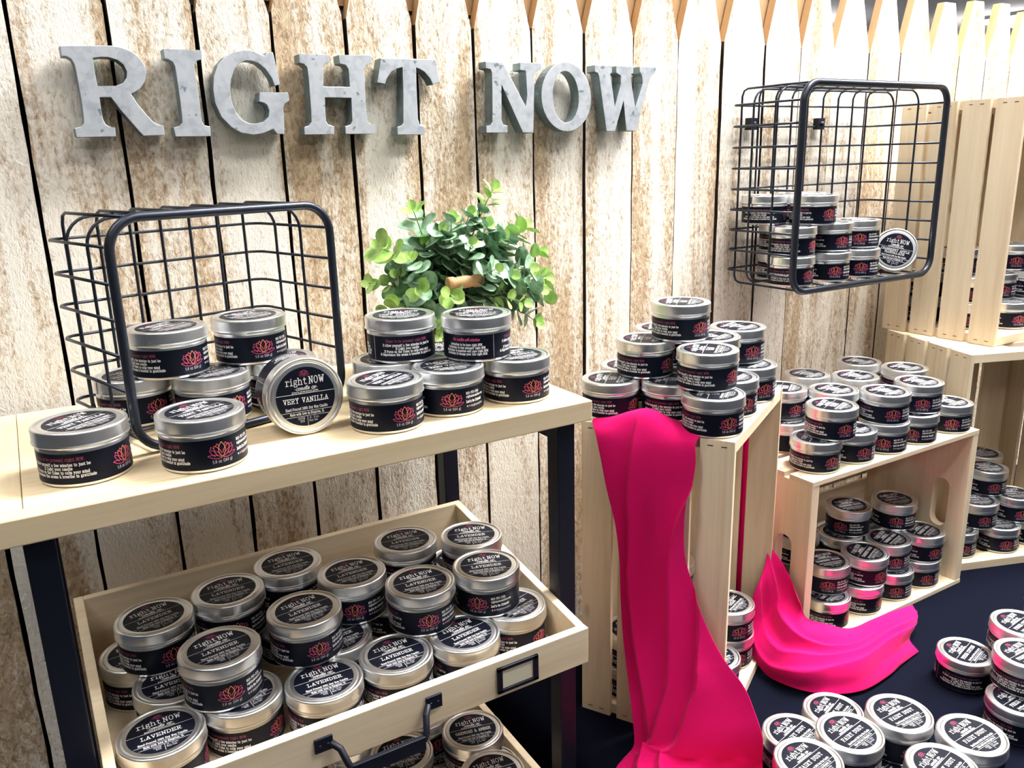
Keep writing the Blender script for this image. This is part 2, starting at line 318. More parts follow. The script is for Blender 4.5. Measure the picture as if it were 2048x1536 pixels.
def seg(x0, y0, x1, y1, th):
    dx, dy = x1-x0, y1-y0; L = math.hypot(dx, dy); nx, ny = -dy/L*th/2, dx/L*th/2
    return [[(x0+nx, y0+ny), (x0-nx, y0-ny), (x1-nx, y1-ny), (x1+nx, y1+ny)]]
def lotus(cx, cy, w, th):
    # returns [(ink, quads)]; w is the full width; cy the base line
    k = w/14.0; out = []
    def petal(bx, by, tx, ty, bulge, ink, cut=0):
        dx, dy = tx-bx, ty-by; L = math.hypot(dx, dy); nx, ny = -dy/L, dx/L; qs = []
        for sgn in (-1, 1):
            P = []
            for i in range(9):
                t = i/8; o = sgn*bulge*math.sin(PI*t)**.8*(1-.25*(t-.5))
                if t < cut: continue
                P.append((cx+(bx+dx*t+nx*o)*k, cy+(by+dy*t+ny*o)*k*.9))
            for a, b in zip(P, P[1:]): qs += seg(a[0], a[1], b[0], b[1], th)
        out.append((ink, qs))
    petal(0, .4, 0, 8.6, 1.7, 4)
    for s in (-1, 1):
        petal(s*.6, .3, s*3.6, 7.0, 1.35, 5, .25)
        petal(s*.6, .2, s*5.9, 4.9, 1.25, 6, .3)
        petal(s*.4, 0, s*6.9, 1.9, .95, 6, 0)
        petal(s*2.0, 5.2, s*2.1, 7.9, .7, 5, .35); petal(s*4.2, 4.6, s*5.2, 6.6, .6, 6, .35)
    return out
# ------------------------------------------------------------ the room
def struct(name, mb, mats, **k): return tag(mb.build(name, mats, **k), kind='structure')
FZ = -1.525
b = MB(); b.box((-5,-6,FZ-.1),(15,13,FZ)); struct('floor', b, M['floor'])
b = MB(); b.box((-5,-6,CEIL_Z),(15,13,CEIL_Z+.1)); struct('ceiling', b, M['ceiling'])
b = MB(); b.box((-5,13,FZ),(15,13.1,CEIL_Z)); struct('wall_back', b, M['wall'])
b = MB(); b.box((-5.1,-6,FZ),(-5,13,CEIL_Z)); struct('wall_left', b, M['wall'])
b = MB(); b.box((15,-6,FZ),(15.1,13,CEIL_Z)); struct('wall_right', b, M['wall'])
b = MB(); b.box((-5,-6.1,FZ),(15,-6,CEIL_Z)); struct('wall_front', b, M['wall'])
for i, (x, y, L, Wd, k) in enumerate(LAMPS):
    t = empty('ceiling_light', (x, y, CEIL_Z-(.45 if y > 2 else 0)), label='flat white ceiling light panel in the store ceiling', cat='lamp', group='ceiling light panels')
    f = MB()
    for a, c in (((-L/2-.02,-Wd/2-.02,-.03),(L/2+.02,-Wd/2,0)),((-L/2-.02,Wd/2,-.03),(L/2+.02,Wd/2+.02,0)),((-L/2-.02,-Wd/2,-.03),(-L/2,Wd/2,0)),((L/2,-Wd/2,-.03),(L/2+.02,Wd/2,0))): f.box(a, c)
    f.build('lamp_frame', M['frame'], t)
    d = MB(); d.box((-L/2,-Wd/2,-.022),(L/2,Wd/2,-.012)); d.build('diffuser', emis(k), t)

# ------------------------------------------------------------ picket fence
FY = 1.075
fence = empty('picket_fence', (0,FY,0), label='whitewashed rough wooden picket fence standing behind the whole candle display', cat='fence')
G = [-.345,-.251,-.157,-.062,.0325,.128,.222,.3115,.405,.501,.590,.687,.780,.874,.967,1.0636,1.164,1.255,1.3445,1.445,1.5385,1.635,1.735,1.83,1.925,2.02,2.115,2.21,2.305,2.40,2.495,2.59]
rnd = random.Random(4)
def picket(x0, x1, gl, gr):
    m = MB(); zb = -.87; zs = .178+rnd.uniform(-.004,.004); zt = .285+rnd.uniform(-.006,.006); w = x1-x0
    cx = (x0+x1)/2; hw = w/2; tw = hw*.36
    # side edges slightly ragged
    n = 26; L = []; R_ = []
    for i in range(n+1):
        z = zb+(zs-zb)*i/n
        L.append((-hw+gl+rnd.uniform(-.0008,.0008), z)); R_.append((hw-gr+rnd.uniform(-.0008,.0008), z))
    poly = L+[(-tw, zt), (tw, zt)]+list(reversed(R_))
    d = rnd.uniform(-.0015,.0015)
    m.prism([(p[0], p[1]) for p in poly], None, d, d+.016, 0, 1)
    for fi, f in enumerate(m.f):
        if m.m[fi] == 1 and len(f) == 4 and max(m.v[i][2] for i in f) < zs+.001: m.m[fi] = 2  # side edges below the shoulders take the painted gap shade
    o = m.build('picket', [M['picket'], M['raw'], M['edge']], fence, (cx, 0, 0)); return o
gaps = [rnd.choice((.0012,.002,.0028)) for _ in G]
for i, g in enumerate(G):
    if g < .75: gaps[i] = (.0026,.0021,.0023)[i % 3]
    elif g > 1.2: gaps[i] = .0012
for i in range(len(G)-1):
    picket(G[i], G[i+1], gaps[i], gaps[i+1])
for z0, z1, x1 in ((.195,.275,1.33), (-.12,-.04,2.6), (-.7,-.62,2.6)):
    m = MB(); m.box((-.36,.0185,z0),(x1,.05,z1)); m.build('rail', M['raw' if z0 > 0 else 'backing'], fence)  # lower rails coloured dark so the picket gaps look shaded
m = MB(); m.box((-.36,.052,-.87),(2.6,.06,.19)); m.build('gap_shade_board', M['backing'], fence)  # board added behind the pickets to keep room light out of the gaps
m = MB()
for x in (-.2,.75,1.7,2.5): m.box((x-.03,.062,FZ),(x+.03,.1,.16))
m.build('post', M['raw'], fence)

# black skirt cloth hanging below the fence boards
m = MB(); n = 90
vs = []
for i in range(n+1):
    x = -.5+3.2*i/n; y = FY-.012+.006*math.sin(i*.9)
    vs += [(x, y, -.862), (x, y+.004*math.sin(i*1.3), FZ+.002)]
m.add(vs, [(2*i, 2*i+2, 2*i+3, 2*i+1) for i in range(n)], 0, True)
o = m.build('skirt_cloth', M['black_cloth'], fix=False); s = o.modifiers.new('s', 'SOLIDIFY'); s.thickness = .0015
tag(o, 'black skirt cloth hanging below the picket boards', 'cloth')

# ------------------------------------------------------------ galvanised letters
LETTERS = {
'R': ([(0.0761,0.128),(0.1036,0.1293),(0.1263,0.1302),(0.1363,0.129),(0.1461,0.1255),(0.1531,0.1199),(0.1579,0.1114),(0.1591,0.1035),(0.1563,0.094),(0.1499,0.0858),(0.14,0.0803),(0.1462,0.0682),(0.1529,0.0588),(0.1587,0.0512),(0.1636,0.0478),(0.1696,0.0467),(0.17,0.0366),(0.1466,0.0359),(0.1426,0.041),(0.1359,0.0506),(0.1271,0.0627),(0.1188,0.0766),(0.1073,0.0762),(0.1072,0.0626),(0.1078,0.0532),(0.1096,0.0479),(0.1144,0.0452),(0.1188,0.0445),(0.1183,0.0353),(0.0785,0.0349),(0.078,0.0443),(0.0847,0.0459),(0.0877,0.0492),(0.0886,0.0545),(0.0889,0.0703),(0.0885,0.0886),(0.0881,0.1028),(0.0874,0.1105),(0.0856,0.1149),(0.0817,0.1173),(0.0764,0.1177)],[(0.1064,0.1166),(0.1145,0.1181),(0.1233,0.1181),(0.1306,0.1158),(0.1363,0.1107),(0.1387,0.1042),(0.1375,0.0976),(0.1331,0.0922),(0.1256,0.0887),(0.1071,0.0881),(0.1065,0.102)]),
'I': ([(0.1795,0.1293),(0.2213,0.1293),(0.2207,0.1196),(0.2151,0.1181),(0.2115,0.1138),(0.2111,0.1063),(0.212,0.087),(0.2123,0.0632),(0.2121,0.052),(0.2143,0.047),(0.2209,0.0456),(0.2208,0.0348),(0.1812,0.0347),(0.1799,0.0446),(0.1867,0.0461),(0.1903,0.0499),(0.1908,0.0561),(0.1909,0.0742),(0.1904,0.0975),(0.19,0.1104),(0.1879,0.1158),(0.1848,0.1177),(0.1799,0.1189)],None),
'G': ([(0.3032,0.1304),(0.3042,0.1254),(0.3083,0.0939),(0.3016,0.0923),(0.2987,0.1016),(0.2928,0.1108),(0.2845,0.1176),(0.2772,0.1198),(0.2699,0.1199),(0.2622,0.1169),(0.2554,0.109),(0.2505,0.0976),(0.2483,0.0848),(0.2491,0.0721),(0.2524,0.0621),(0.2582,0.0534),(0.2667,0.0491),(0.2742,0.0484),(0.2836,0.0508),(0.2903,0.0564),(0.2921,0.0638),(0.2902,0.0703),(0.2859,0.0732),(0.2811,0.0741),(0.2825,0.0847),(0.3172,0.0849),(0.3183,0.0755),(0.312,0.072),(0.3096,0.0668),(0.309,0.0491),(0.3081,0.0368),(0.2991,0.0367),(0.295,0.0424),(0.2838,0.038),(0.2698,0.0359),(0.2565,0.0382),(0.2453,0.0448),(0.2349,0.0563),(0.2295,0.0719),(0.2291,0.0873),(0.2314,0.1013),(0.2372,0.114),(0.2454,0.1226),(0.2561,0.1285),(0.2682,0.1315),(0.2799,0.1308),(0.2929,0.1261),(0.2955,0.1298)],None),
'H': ([(0.3349,0.1297),(0.3721,0.1302),(0.3728,0.121),(0.3666,0.1186),(0.3631,0.1142),(0.363,0.1044),(0.3629,0.0929),(0.3969,0.0929),(0.3969,0.1141),(0.3936,0.1188),(0.3859,0.1203),(0.3853,0.1305),(0.4287,0.1315),(0.4285,0.1217),(0.4208,0.1193),(0.4175,0.1147),(0.4174,0.1014),(0.4169,0.0608),(0.4177,0.0517),(0.4205,0.0476),(0.4281,0.0467),(0.4268,0.036),(0.3868,0.0363),(0.3868,0.0454),(0.3939,0.0472),(0.3968,0.0517),(0.3978,0.0796),(0.3632,0.0798),(0.3625,0.0606),(0.3624,0.0517),(0.3645,0.0477),(0.3723,0.0454),(0.372,0.036),(0.3331,0.0358),(0.3334,0.0446),(0.3392,0.0462),(0.3432,0.0506),(0.344,0.0649),(0.3444,0.1018),(0.3437,0.1147),(0.3401,0.1184),(0.3344,0.1197)],None),
'T': ([(0.4417,0.1288),(0.5195,0.1298),(0.5243,0.1016),(0.5137,0.0978),(0.51,0.1059),(0.5023,0.1138),(0.4958,0.117),(0.4905,0.1187),(0.4897,0.0962),(0.4893,0.0541),(0.4916,0.047),(0.4989,0.0446),(0.498,0.0346),(0.4586,0.0349),(0.4587,0.0443),(0.4646,0.0459),(0.4675,0.0494),(0.4698,0.0843),(0.471,0.1186),(0.4627,0.1165),(0.4547,0.1124),(0.449,0.1055),(0.4451,0.0975),(0.4345,0.0991)],None),
'N': ([(0.595,0.13),(0.6225,0.13),(0.6591,0.0721),(0.662,0.0872),(0.6603,0.1195),(0.6504,0.1204),(0.6513,0.1302),(0.6871,0.1307),(0.6869,0.1215),(0.6784,0.1195),(0.6751,0.1149),(0.6736,0.0874),(0.6715,0.0352),(0.6535,0.0361),(0.62,0.1),(0.6193,0.0791),(0.6184,0.0518),(0.6213,0.0468),(0.628,0.0455),(0.6277,0.0362),(0.5932,0.0364),(0.5933,0.0456),(0.6002,0.0463),(0.6033,0.0506),(0.6046,0.0863),(0.605,0.1155),(0.6029,0.1202),(0.5955,0.1212)],None),
'O': ([(0.7746,0.0865),(0.7737,0.0942),(0.7718,0.1016),(0.7687,0.1086),(0.7647,0.115),(0.7599,0.1206),(0.7543,0.1253),(0.7482,0.129),(0.7417,0.1317),(0.7349,0.1332),(0.728,0.1336),(0.7212,0.1327),(0.7146,0.1308),(0.7084,0.1278),(0.7027,0.1238),(0.6977,0.1188),(0.6935,0.1131),(0.6901,0.1068),(0.6877,0.0999),(0.6863,0.0927),(0.686,0.0853),(0.6866,0.0779),(0.6884,0.0706),(0.6911,0.0637),(0.6948,0.0573),(0.6994,0.0515),(0.7047,0.0466),(0.7107,0.0426),(0.7172,0.0396),(0.724,0.0378),(0.7311,0.0372),(0.7381,0.0377),(0.7449,0.0395),(0.7514,0.0425),(0.7573,0.0465),(0.7626,0.0516),(0.7671,0.0575),(0.7706,0.0641),(0.773,0.0713),(0.7744,0.0788)],[(0.7519,0.086),(0.7512,0.093),(0.7496,0.0998),(0.7473,0.106),(0.7442,0.1114),(0.7405,0.1157),(0.7364,0.1189),(0.732,0.1208),(0.7275,0.1214),(0.7231,0.1206),(0.7189,0.1185),(0.715,0.1151),(0.7117,0.1106),(0.709,0.1051),(0.707,0.099),(0.7059,0.0923),(0.7056,0.0853),(0.7062,0.0783),(0.7076,0.0716),(0.7099,0.0654),(0.7128,0.0599),(0.7164,0.0554),(0.7205,0.052),(0.7249,0.05),(0.7295,0.0492),(0.734,0.05),(0.7384,0.052),(0.7423,0.0554),(0.7458,0.06),(0.7485,0.0656),(0.7505,0.072),(0.7516,0.0788)]),
'W': ([(0.7807,0.1312),(0.8136,0.1312),(0.8137,0.1218),(0.8102,0.1198),(0.8113,0.1146),(0.8195,0.073),(0.8305,0.1058),(0.8297,0.1177),(0.8214,0.1215),(0.8213,0.1312),(0.8546,0.1317),(0.8547,0.1218),(0.8483,0.1195),(0.8494,0.1142),(0.8593,0.0725),(0.8733,0.1067),(0.872,0.1175),(0.8675,0.1222),(0.8662,0.1315),(0.8995,0.1318),(0.8983,0.123),(0.8898,0.1179),(0.8845,0.1069),(0.8618,0.0367),(0.8423,0.0374),(0.8362,0.0818),(0.8198,0.0369),(0.8038,0.037),(0.7894,0.1154),(0.7869,0.1205),(0.7818,0.1217)],None),
}

nice = {'R':'R that begins the word RIGHT','I':'I between R and G','G':'G in the middle of RIGHT','H':'H between G and T','T':'T that ends the word RIGHT','N':'N with dark flecks that begins NOW','O':'O between N and W','W':'W that ends the word NOW'}
for ch, (outer, hole) in LETTERS.items():
    cx = sum(p[0] for p in outer)/len(outer); cz = min(p[1] for p in outer)
    mp = lambda a, d, c: (a-cx, d, c-cz)
    t = empty('metal_letter', (cx, FY-.003, cz), label='galvanised metal letter '+nice[ch]+' on the fence', cat='letter', group='galvanised letters on the fence')
    m = MB(); m.prism(outer, hole, -.0225, -.0015, 0, 1, mp)
    o = m.build('letter_body', [M['galv'], M['galv_side']], t, bevel=.0006)

# ------------------------------------------------------------ black table and cloth
T0, T1, TY0, TY1, TZ = .545, 2.75, .02, 1.02, -.775
t = empty('display_table', (1.65, .5, FZ), label='table hidden under the black cloth on the right', cat='table')
m = MB(); m.box((T0-1.65+.01,TY0-.5+.01,-.802-FZ),(T1-1.65-.01,TY1-.5-.01,-.7785-FZ)); m.build('tabletop', M['backing'], t)
for x in (T0+.05,T1-.05):
    for y in (TY0+.06,TY1-.06):
        m = MB(); m.tube([(x-1.65,y-.5,0),(x-1.65,y-.5,-.802-FZ)], .016, 12); m.build('leg', M['steel'], t)
m = MB(); nx, ny = 100, 60; vs = []; hang = .62
for j in range(ny+1):
    for i in range(nx+1):
        u, v = i/nx, j/ny
        x = T0-hang+(T1-T0+2*hang)*u; y = TY0-hang+(TY1-TY0+hang)*v
        z = TZ; dx = dy = 0
        if x < T0: dz = T0-x; z = min(z, TZ-dz); dx = -.004-.012*math.sin(y*34)**2*min(1,dz*5); x = T0+dx
        if x > T1: dz = x-T1; z = min(z, TZ-dz); x = T1+.004+.012*math.sin(y*34)**2*min(1,dz*5)
        if y < TY0: dz = TY0-y; z = min(z, TZ-dz); y = TY0-.004-.012*math.sin(x*34)**2*min(1,dz*5)
        if z == TZ: z += .0004*noise.noise(Vector((x*9, y*9, 0)))-.0006
        vs.append((x, y, z))
fs = [(j*(nx+1)+i, j*(nx+1)+i+1, (j+1)*(nx+1)+i+1, (j+1)*(nx+1)+i) for j in range(ny) for i in range(nx)]
m.add(vs, fs, 0, True); o = m.build('tablecloth', M['black_cloth'], fix=False)
tag(o, 'smooth black tablecloth spread under the crates and loose tins', 'tablecloth')
m = MB()
m.add([(.0015*math.cos(a*PI/4)*1.4, .0015*math.sin(a*PI/4), .0008) for a in range(8)]+[(0,0,.0014)]+[(.0015*math.cos(a*PI/4)*1.4, .0015*math.sin(a*PI/4), 0) for a in range(8)], [(i,(i+1)%8,8) for i in range(8)]+[(i,9+i,9+(i+1)%8,(i+1)%8) for i in range(8)], 0)
o = m.build('lint_speck', M['ink_white'], loc=(1.1775,.598,TZ)); tag(o, 'tiny white speck of lint on the black tablecloth', 'lint')

# ------------------------------------------------------------ wooden crates
def crate(name, Mx, L, Wd, D, label, n_side=4, n_bot=4):
    root = empty(name, label=label, cat='crate', group='pale pine slatted crates')
    root.matrix_world = Mx
    st, et = .0075, .016
    sw = (D-.010*(n_side-1))/n_side
    for y0, y1, sg in ((0, st, -1), (Wd-st, Wd, 1)):
        for i in range(n_side):
            z0 = i*(sw+.010); m = MB(); m.box((-L/2,-(y1-y0)/2,-sw/2),(L/2,(y1-y0)/2,sw/2))
            yo = -sg*0; ys = sg*((y1-y0)/2)
            for xe in (-L/2+.008, L/2-.008):
                for zz in (-sw*.2, sw*.2):
                    m.box((xe-.0007, min(ys, ys+sg*.0003), zz-.0035),(xe+.0007, max(ys, ys+sg*.0003), zz+.0035), 1)
            m.build('slat', [M['pine_x'], M['nail']], root, (L/2, (y0+y1)/2, z0+sw/2), bevel=.0007)
    bw = (Wd-2*st-.012*(n_bot-1)-.002)/n_bot
    for i in range(n_bot):
        y0 = st+.001+i*(bw+.012); m = MB(); m.box((-L/2,-bw/2,-st/2),(L/2,bw/2,st/2))
        m.build('slat', [M['pine_x']], root, (L/2, y0+bw/2, st/2), bevel=.0007)
    for x0, x1 in ((0, et), (L-et, L)):
        m = MB(); y0, y1 = st+.0004, Wd-st-.0004; cy = 0; z0, z1 = st+.0004, D-.0005; cz = (z0+z1)/2
        outer = [(-(y1-y0)/2, -(z1-z0)/2), ((y1-y0)/2, -(z1-z0)/2), ((y1-y0)/2, (z1-z0)/2), (-(y1-y0)/2, (z1-z0)/2)]
        hc = D-.047-cz; hole = rrect(-.046, hc-.015, .046, hc+.015, .0148, 8)
        m.prism(outer, hole, -et/2, et/2, 0, 0, lambda a, d, c: (d, a, c))
        m.build('end_panel', [M['pine_y']], root, ((x0+x1)/2, (y0+y1)/2, cz), bevel=.0007)
    return root
def frame_m(o, ex, ey, ez):
    return Matrix(((ex[0],ey[0],ez[0],o[0]),(ex[1],ey[1],ez[1],o[1]),(ex[2],ey[2],ez[2],o[2]),(0,0,0,1)))
def standing(corner, ang, zt, L, Wd, D):
    A = Vector((math.cos(ang), math.sin(ang), 0)); Nn = Vector((-A.y, A.x, 0))
    return frame_m(Vector((corner[0], corner[1], zt))+Nn*D, Vector((0,0,-1)), A, -Nn)
A1 = math.atan2(.1430,.2517)
crate('wooden_crate', standing((.707,.667), A1, -.336, -.336-TZ, .268, .203), -.336-TZ, .268, .203, 'tall slatted pine crate on end, pink cloth hanging down its slatted side')
crate('wooden_crate', frame_m((.968,.755+.208,TZ), (1,0,0), (0,0,1), (0,-1,0)), .432, -.478-TZ, .208, 'pine crate lying on its long side with hand holes in both ends')
crate('wooden_crate', standing((1.408,.79), math.radians(-20), -.352, -.352-TZ, .30, .235), -.352-TZ, .30, .235, 'pine crate standing on end at the right, another crate stacked on its top')
crate('wooden_crate', standing((1.493,.80), 0, .08, .432, .30, .228), .431, .30, .228, 'topmost pine crate standing on end at the right edge of the photo')

# ------------------------------------------------------------ wire baskets
def basket(name, loc, rz, Wd, H, D, nv, nh, fr, wr, label, tx=.0, clips=False):
    root = empty(name, loc, rz, label=label, cat='basket', group='dark wire baskets')
    m = MB(); m.tube([(x, 0, z) for x, z in rrect(0, 0, Wd, H, .030, 8)], fr, 12, closed=True); m.build('front_frame', M['wire'], root)
    i0 = fr*.5
    for k in range(nv):   # up-and-over wires
        x = Wd*(k+.5)/nv; xb = x+(Wd/2-x)*tx
        zt, zb = H-fr*.2+wr, fr*.2
        P = [(x,0,zt),(xb,D-.012,zt),(xb,D-.004,zt-.003),(xb,D,zt-.012),(xb,D,zb+.012),(xb,D-.004,zb+.003),(xb,D-.012,zb),(x,0,zb)]
        m = MB(); m.tube(P, wr, 6); m.build('wire', M['wire'], root)
    for k in range(nh):   # around wires
        z = H*(k+.75)/(nh+.5); a = 0-fr*.2; e = Wd+fr*.2; s = D*tx
        P = [(a,0,z),(a+s,D-.01,z),(a+s+.003,D-.003,z),(a+s+.010,D+wr*1.6,z),(e-s-.010,D+wr*1.6,z),(e-s-.003,D-.003,z),(e-s,D-.01,z),(e,0,z)]
        m = MB(); m.tube(P, wr, 6); m.build('wire', M['wire'], root)
    for q in (.36, .70):
        s = D*q*tx+wr*1.2
        m = MB(); m.tube([(x, D*q, z) for x, z in rrect(s, wr*2.6, Wd-s, H-wr*1.2, .026, 6)], wr, 6, closed=True); m.build('wire', M['wire'], root)
    if clips:
        for x in (Wd*.10, Wd*.57):
            m = MB(); m.box((x,D-.004,H*.80),(x+.018,D+.007,H*.86)); m.tube([(x+.009,D-.008,H*.83),(x+.009,D+.004,H*.83)], .004, 8); m.build('hanging_clip', M['steel'], root)
    return root
basket('wire_basket', (.072,.808,-.262+.0045), math.radians(16), .232, .216, .150, 7, 6, .0045, .0017, 'dark wire basket lying on its side on the left wooden shelf')
basket('wire_basket', (1.082,.915,-.2245), 0, .372, .328, .1475, 9, 9, .0058, .0019, 'dark wire basket hung on the fence above the pine crates', 0, True)

# ------------------------------------------------------------ left rack: shelf board, steel legs, two drawers
rack = empty('drawer_rack', (.24,.88,FZ), label='rack with pine top shelf, black steel legs and two pulled-out pine drawers', cat='shelf rack')
def rk(mb, name, mats, bevel=0, parent=None):
    vs = [(p[0]-.24, p[1]-.88, p[2]-FZ) for p in mb.v]; mb.v = vs
    return mb.build(name, mats, parent or rack, bevel=bevel)
sx0, sx1, sy0, sy1, sz0, sz1 = -.050, .527, .7115, 1.045, -.2855, -.262
m = MB(); m.box((sx0+.024,sy0+.022,sz0+.004),(sx1,sy1,sz1)); rk(m, 'shelf_board', M['shelf_x'], .0008)
m = MB(); m.box((sx0+.0,sy0,sz0),(sx1,sy0+.0215,sz1)); rk(m, 'edge_trim', M['shelf_x'], .0012)
m = MB(); m.box((sx0,sy0+.022,sz0),(sx0+.0235,sy1,sz1)); rk(m, 'edge_trim', M['shelf_y'], .0012)
for x in (-.031, .487):
    for y in (.722, 1.018):
        m = MB(); m.box((x,y,FZ),(x+.023,y+.022,sz0)); rk(m, 'leg', M['steel'], .001)
for z in (-.308, -.60, -.86, -1.3):
    m = MB()
    for x in (-.031, .487): m.box((x+.003,.744,z),(x+.020,1.018,z+.018))
    m.box((-.008,1.021,z),(.487,1.037,z+.018)) if z != -.60 else None
    rk(m, 'rail', M['steel'])
def drawer(x0, x1, y0, y1, zf, zrf, zrb, hw):
    m = MB(); t = .010
    m.box((x0+t,y0+t,zf-.006),(x1-t,y1-t,zf))
    fh = (x0, y0, zf-.002), (x1, y0+t, zrf)
    m.box(*fh); m.box((x0+t,y1-t,zf-.004),(x1-t,y1,zrb))
    for a, b_ in ((x0, x0+t), (x1-t, x1)):
        zf0 = zrf+(zrb-zrf)*0; z1 = zrf; z2 = zrb
        m.add([(a,y0+t,zf-.004),(b_,y0+t,zf-.004),(b_,y1,zf-.004),(a,y1,zf-.004),(a,y0+t,z1),(b_,y0+t,z1),(b_,y1,z2),(a,y1,z2)], [(0,3,2,1),(4,5,6,7),(0,1,5,4),(1,2,6,5),(2,3,7,6),(3,0,4,7)])
    d = rk(m, 'drawer', M['pine_x'], .0008)
    if hw:
        h = MB(); yb = y0-.001
        for hx in (.177, .292):
            h.box((hx-.009,yb-.0025,-.5345),(hx+.009,yb,-.5195))
            for sx in (-.004, .004): h.box((hx+sx-.0012,yb-.0035,-.5285),(hx+sx+.0012,yb-.0025,-.526))
        for hx, sg in ((.184, 1), (.285, -1)):
            h.tube([(hx, yb-.002, -.528), (hx+sg*.006, yb-.010, -.532), (hx+sg*.010, yb-.018, -.545), (hx+sg*.014, yb-.020, -.552)], .0035, 8)
        h.box((.197,yb-.0225,-.561),(.272,yb-.0175,-.546))
        rk(h, 'handle', M['steel'], .0006, d)
        h = MB(); X0, X1, Z0, Z1 = .366, .417, -.5475, -.517
        h.box((X0,yb-.003,Z0),(X1,yb,Z0+.004)); h.box((X0,yb-.003,Z1-.004),(X1,yb,Z1)); h.box((X0,yb-.003,Z0),(X0+.006,yb,Z1)); h.box((X1-.006,yb-.003,Z0),(X1,yb,Z1))
        rk(h, 'label_holder', M['steel'], .0004, d)
        h = MB(); h.box((X0+.006,yb-.0006,Z0+.004),(X1-.006,yb-.0001,Z1-.004)); rk(h, 'blank_card', M['paper'], 0, d)
    return d
drawer(-.004, .4865, .664, .975, -.552, -.510, -.466, True)
drawer(-.004, .474, .60, .975, -.80, -.757, -.745, False)

# ------------------------------------------------------------ candle tins
SCENT = {'shelf':('VERY VANILLA',),'c1':('LILAC','RAIN'),'c1in':('SALTED CARAMEL','CREAM'),'c2':('SPICED','PEACH'),'c2in':('CRANBERRY WOODS',),'c3in':('SUGARED PLUM',),'c4in':('PUMPKIN SPICE',),
 'bask':('CRANBERRY APPLE','MARMALADE'),'dr1':('LAVENDER',),'dr2':('OAKMOSS & AMBER',),'fairy':('FAIRY DUST',),'fresh':('FRESH COTTON',)}
INK = [M['label'],M['ink_white'],M['ink_grey'],M['ink_plum'],M['ink_orange'],M['ink_coral'],M['ink_pink'],M['ink_blue']]
NSEG = 56
def lid_label_mesh(lines):
    m = MB(); r = .0298
    ring = [(r*math.cos(2*PI*k/64), r*math.sin(2*PI*k/64)) for k in range(64)]
    m.add([(x, y, .04865) for x, y in ring]+[(x, y, .0482) for x, y in ring], [tuple(range(64))]+[(k, k+64, (k+1) % 64+64, (k+1) % 64) for k in range(64)], 0)
    def put(qs, ink):
        for q in qs: m.add([(a, b_, .04872) for a, b_ in q], [(0,1,2,3)], ink)
    for ink, qs in lotus(0, .0208, .0110, .00022): put(qs, {4:6,5:6,6:3}[ink])
    put(strokes('right', -.0085, .0126, .0068, .80, .00068), 1); put(strokes('NOW', .0123, .0126, .0070, .78, .00065), 1)
    put(strokes('*candle co*', .0005, .0070, .0036, 1.15, .00055, SL, .3, 0, .2), 1)
    put(strokes('peace.presence.love.', 0, .0044, .0020, .85, .0003), 1)
    put(seg(-.0296,.0034,.0296,.0034,.00035), 1)
    if len(lines) == 1:
        cap = .0048; xs = min(1.0, .046/text_w(lines[0], cap, 1, GL))
        put(strokes(lines[0], 0, -.0056, cap, xs, .00055), 1)
    else:
        cap = .0037; y = -.0026
        for l in lines: xs = min(1.1, .050/text_w(l, cap, 1, GL)); put(strokes(l, 0, y, cap, xs, .00048), 1); y -= .0050
    put(strokes('Hand-Poured 100% Soy Wax Candle', 0, -.0128, .0026, .62, .0003), 1)
    put(seg(-.0258,-.0146,.0258,-.0146,.0003), 1)
    put(strokes('Made with love in Kingston, IL', 0, -.0180, .0024, .60, .0003), 1)
    put(seg(-.0222,-.0196,.0222,-.0196,.0003), 1); put(seg(0,-.0200,0,-.0294,.0003), 1)
    put(strokes('COTTON', -.0063, -.0228, .0020, .62, .00025), 2); put(strokes('WICK', -.0055, -.0256, .0020, .62, .00025), 2)
    put(strokes('24 - 32 hrs', .0066, -.0228, .0019, .60, .00025), 2); put(strokes('Burn time', .0058, -.0256, .0019, .60, .00025), 2)
    return m.mesh('lid label '+lines[0].lower(), INK, False)
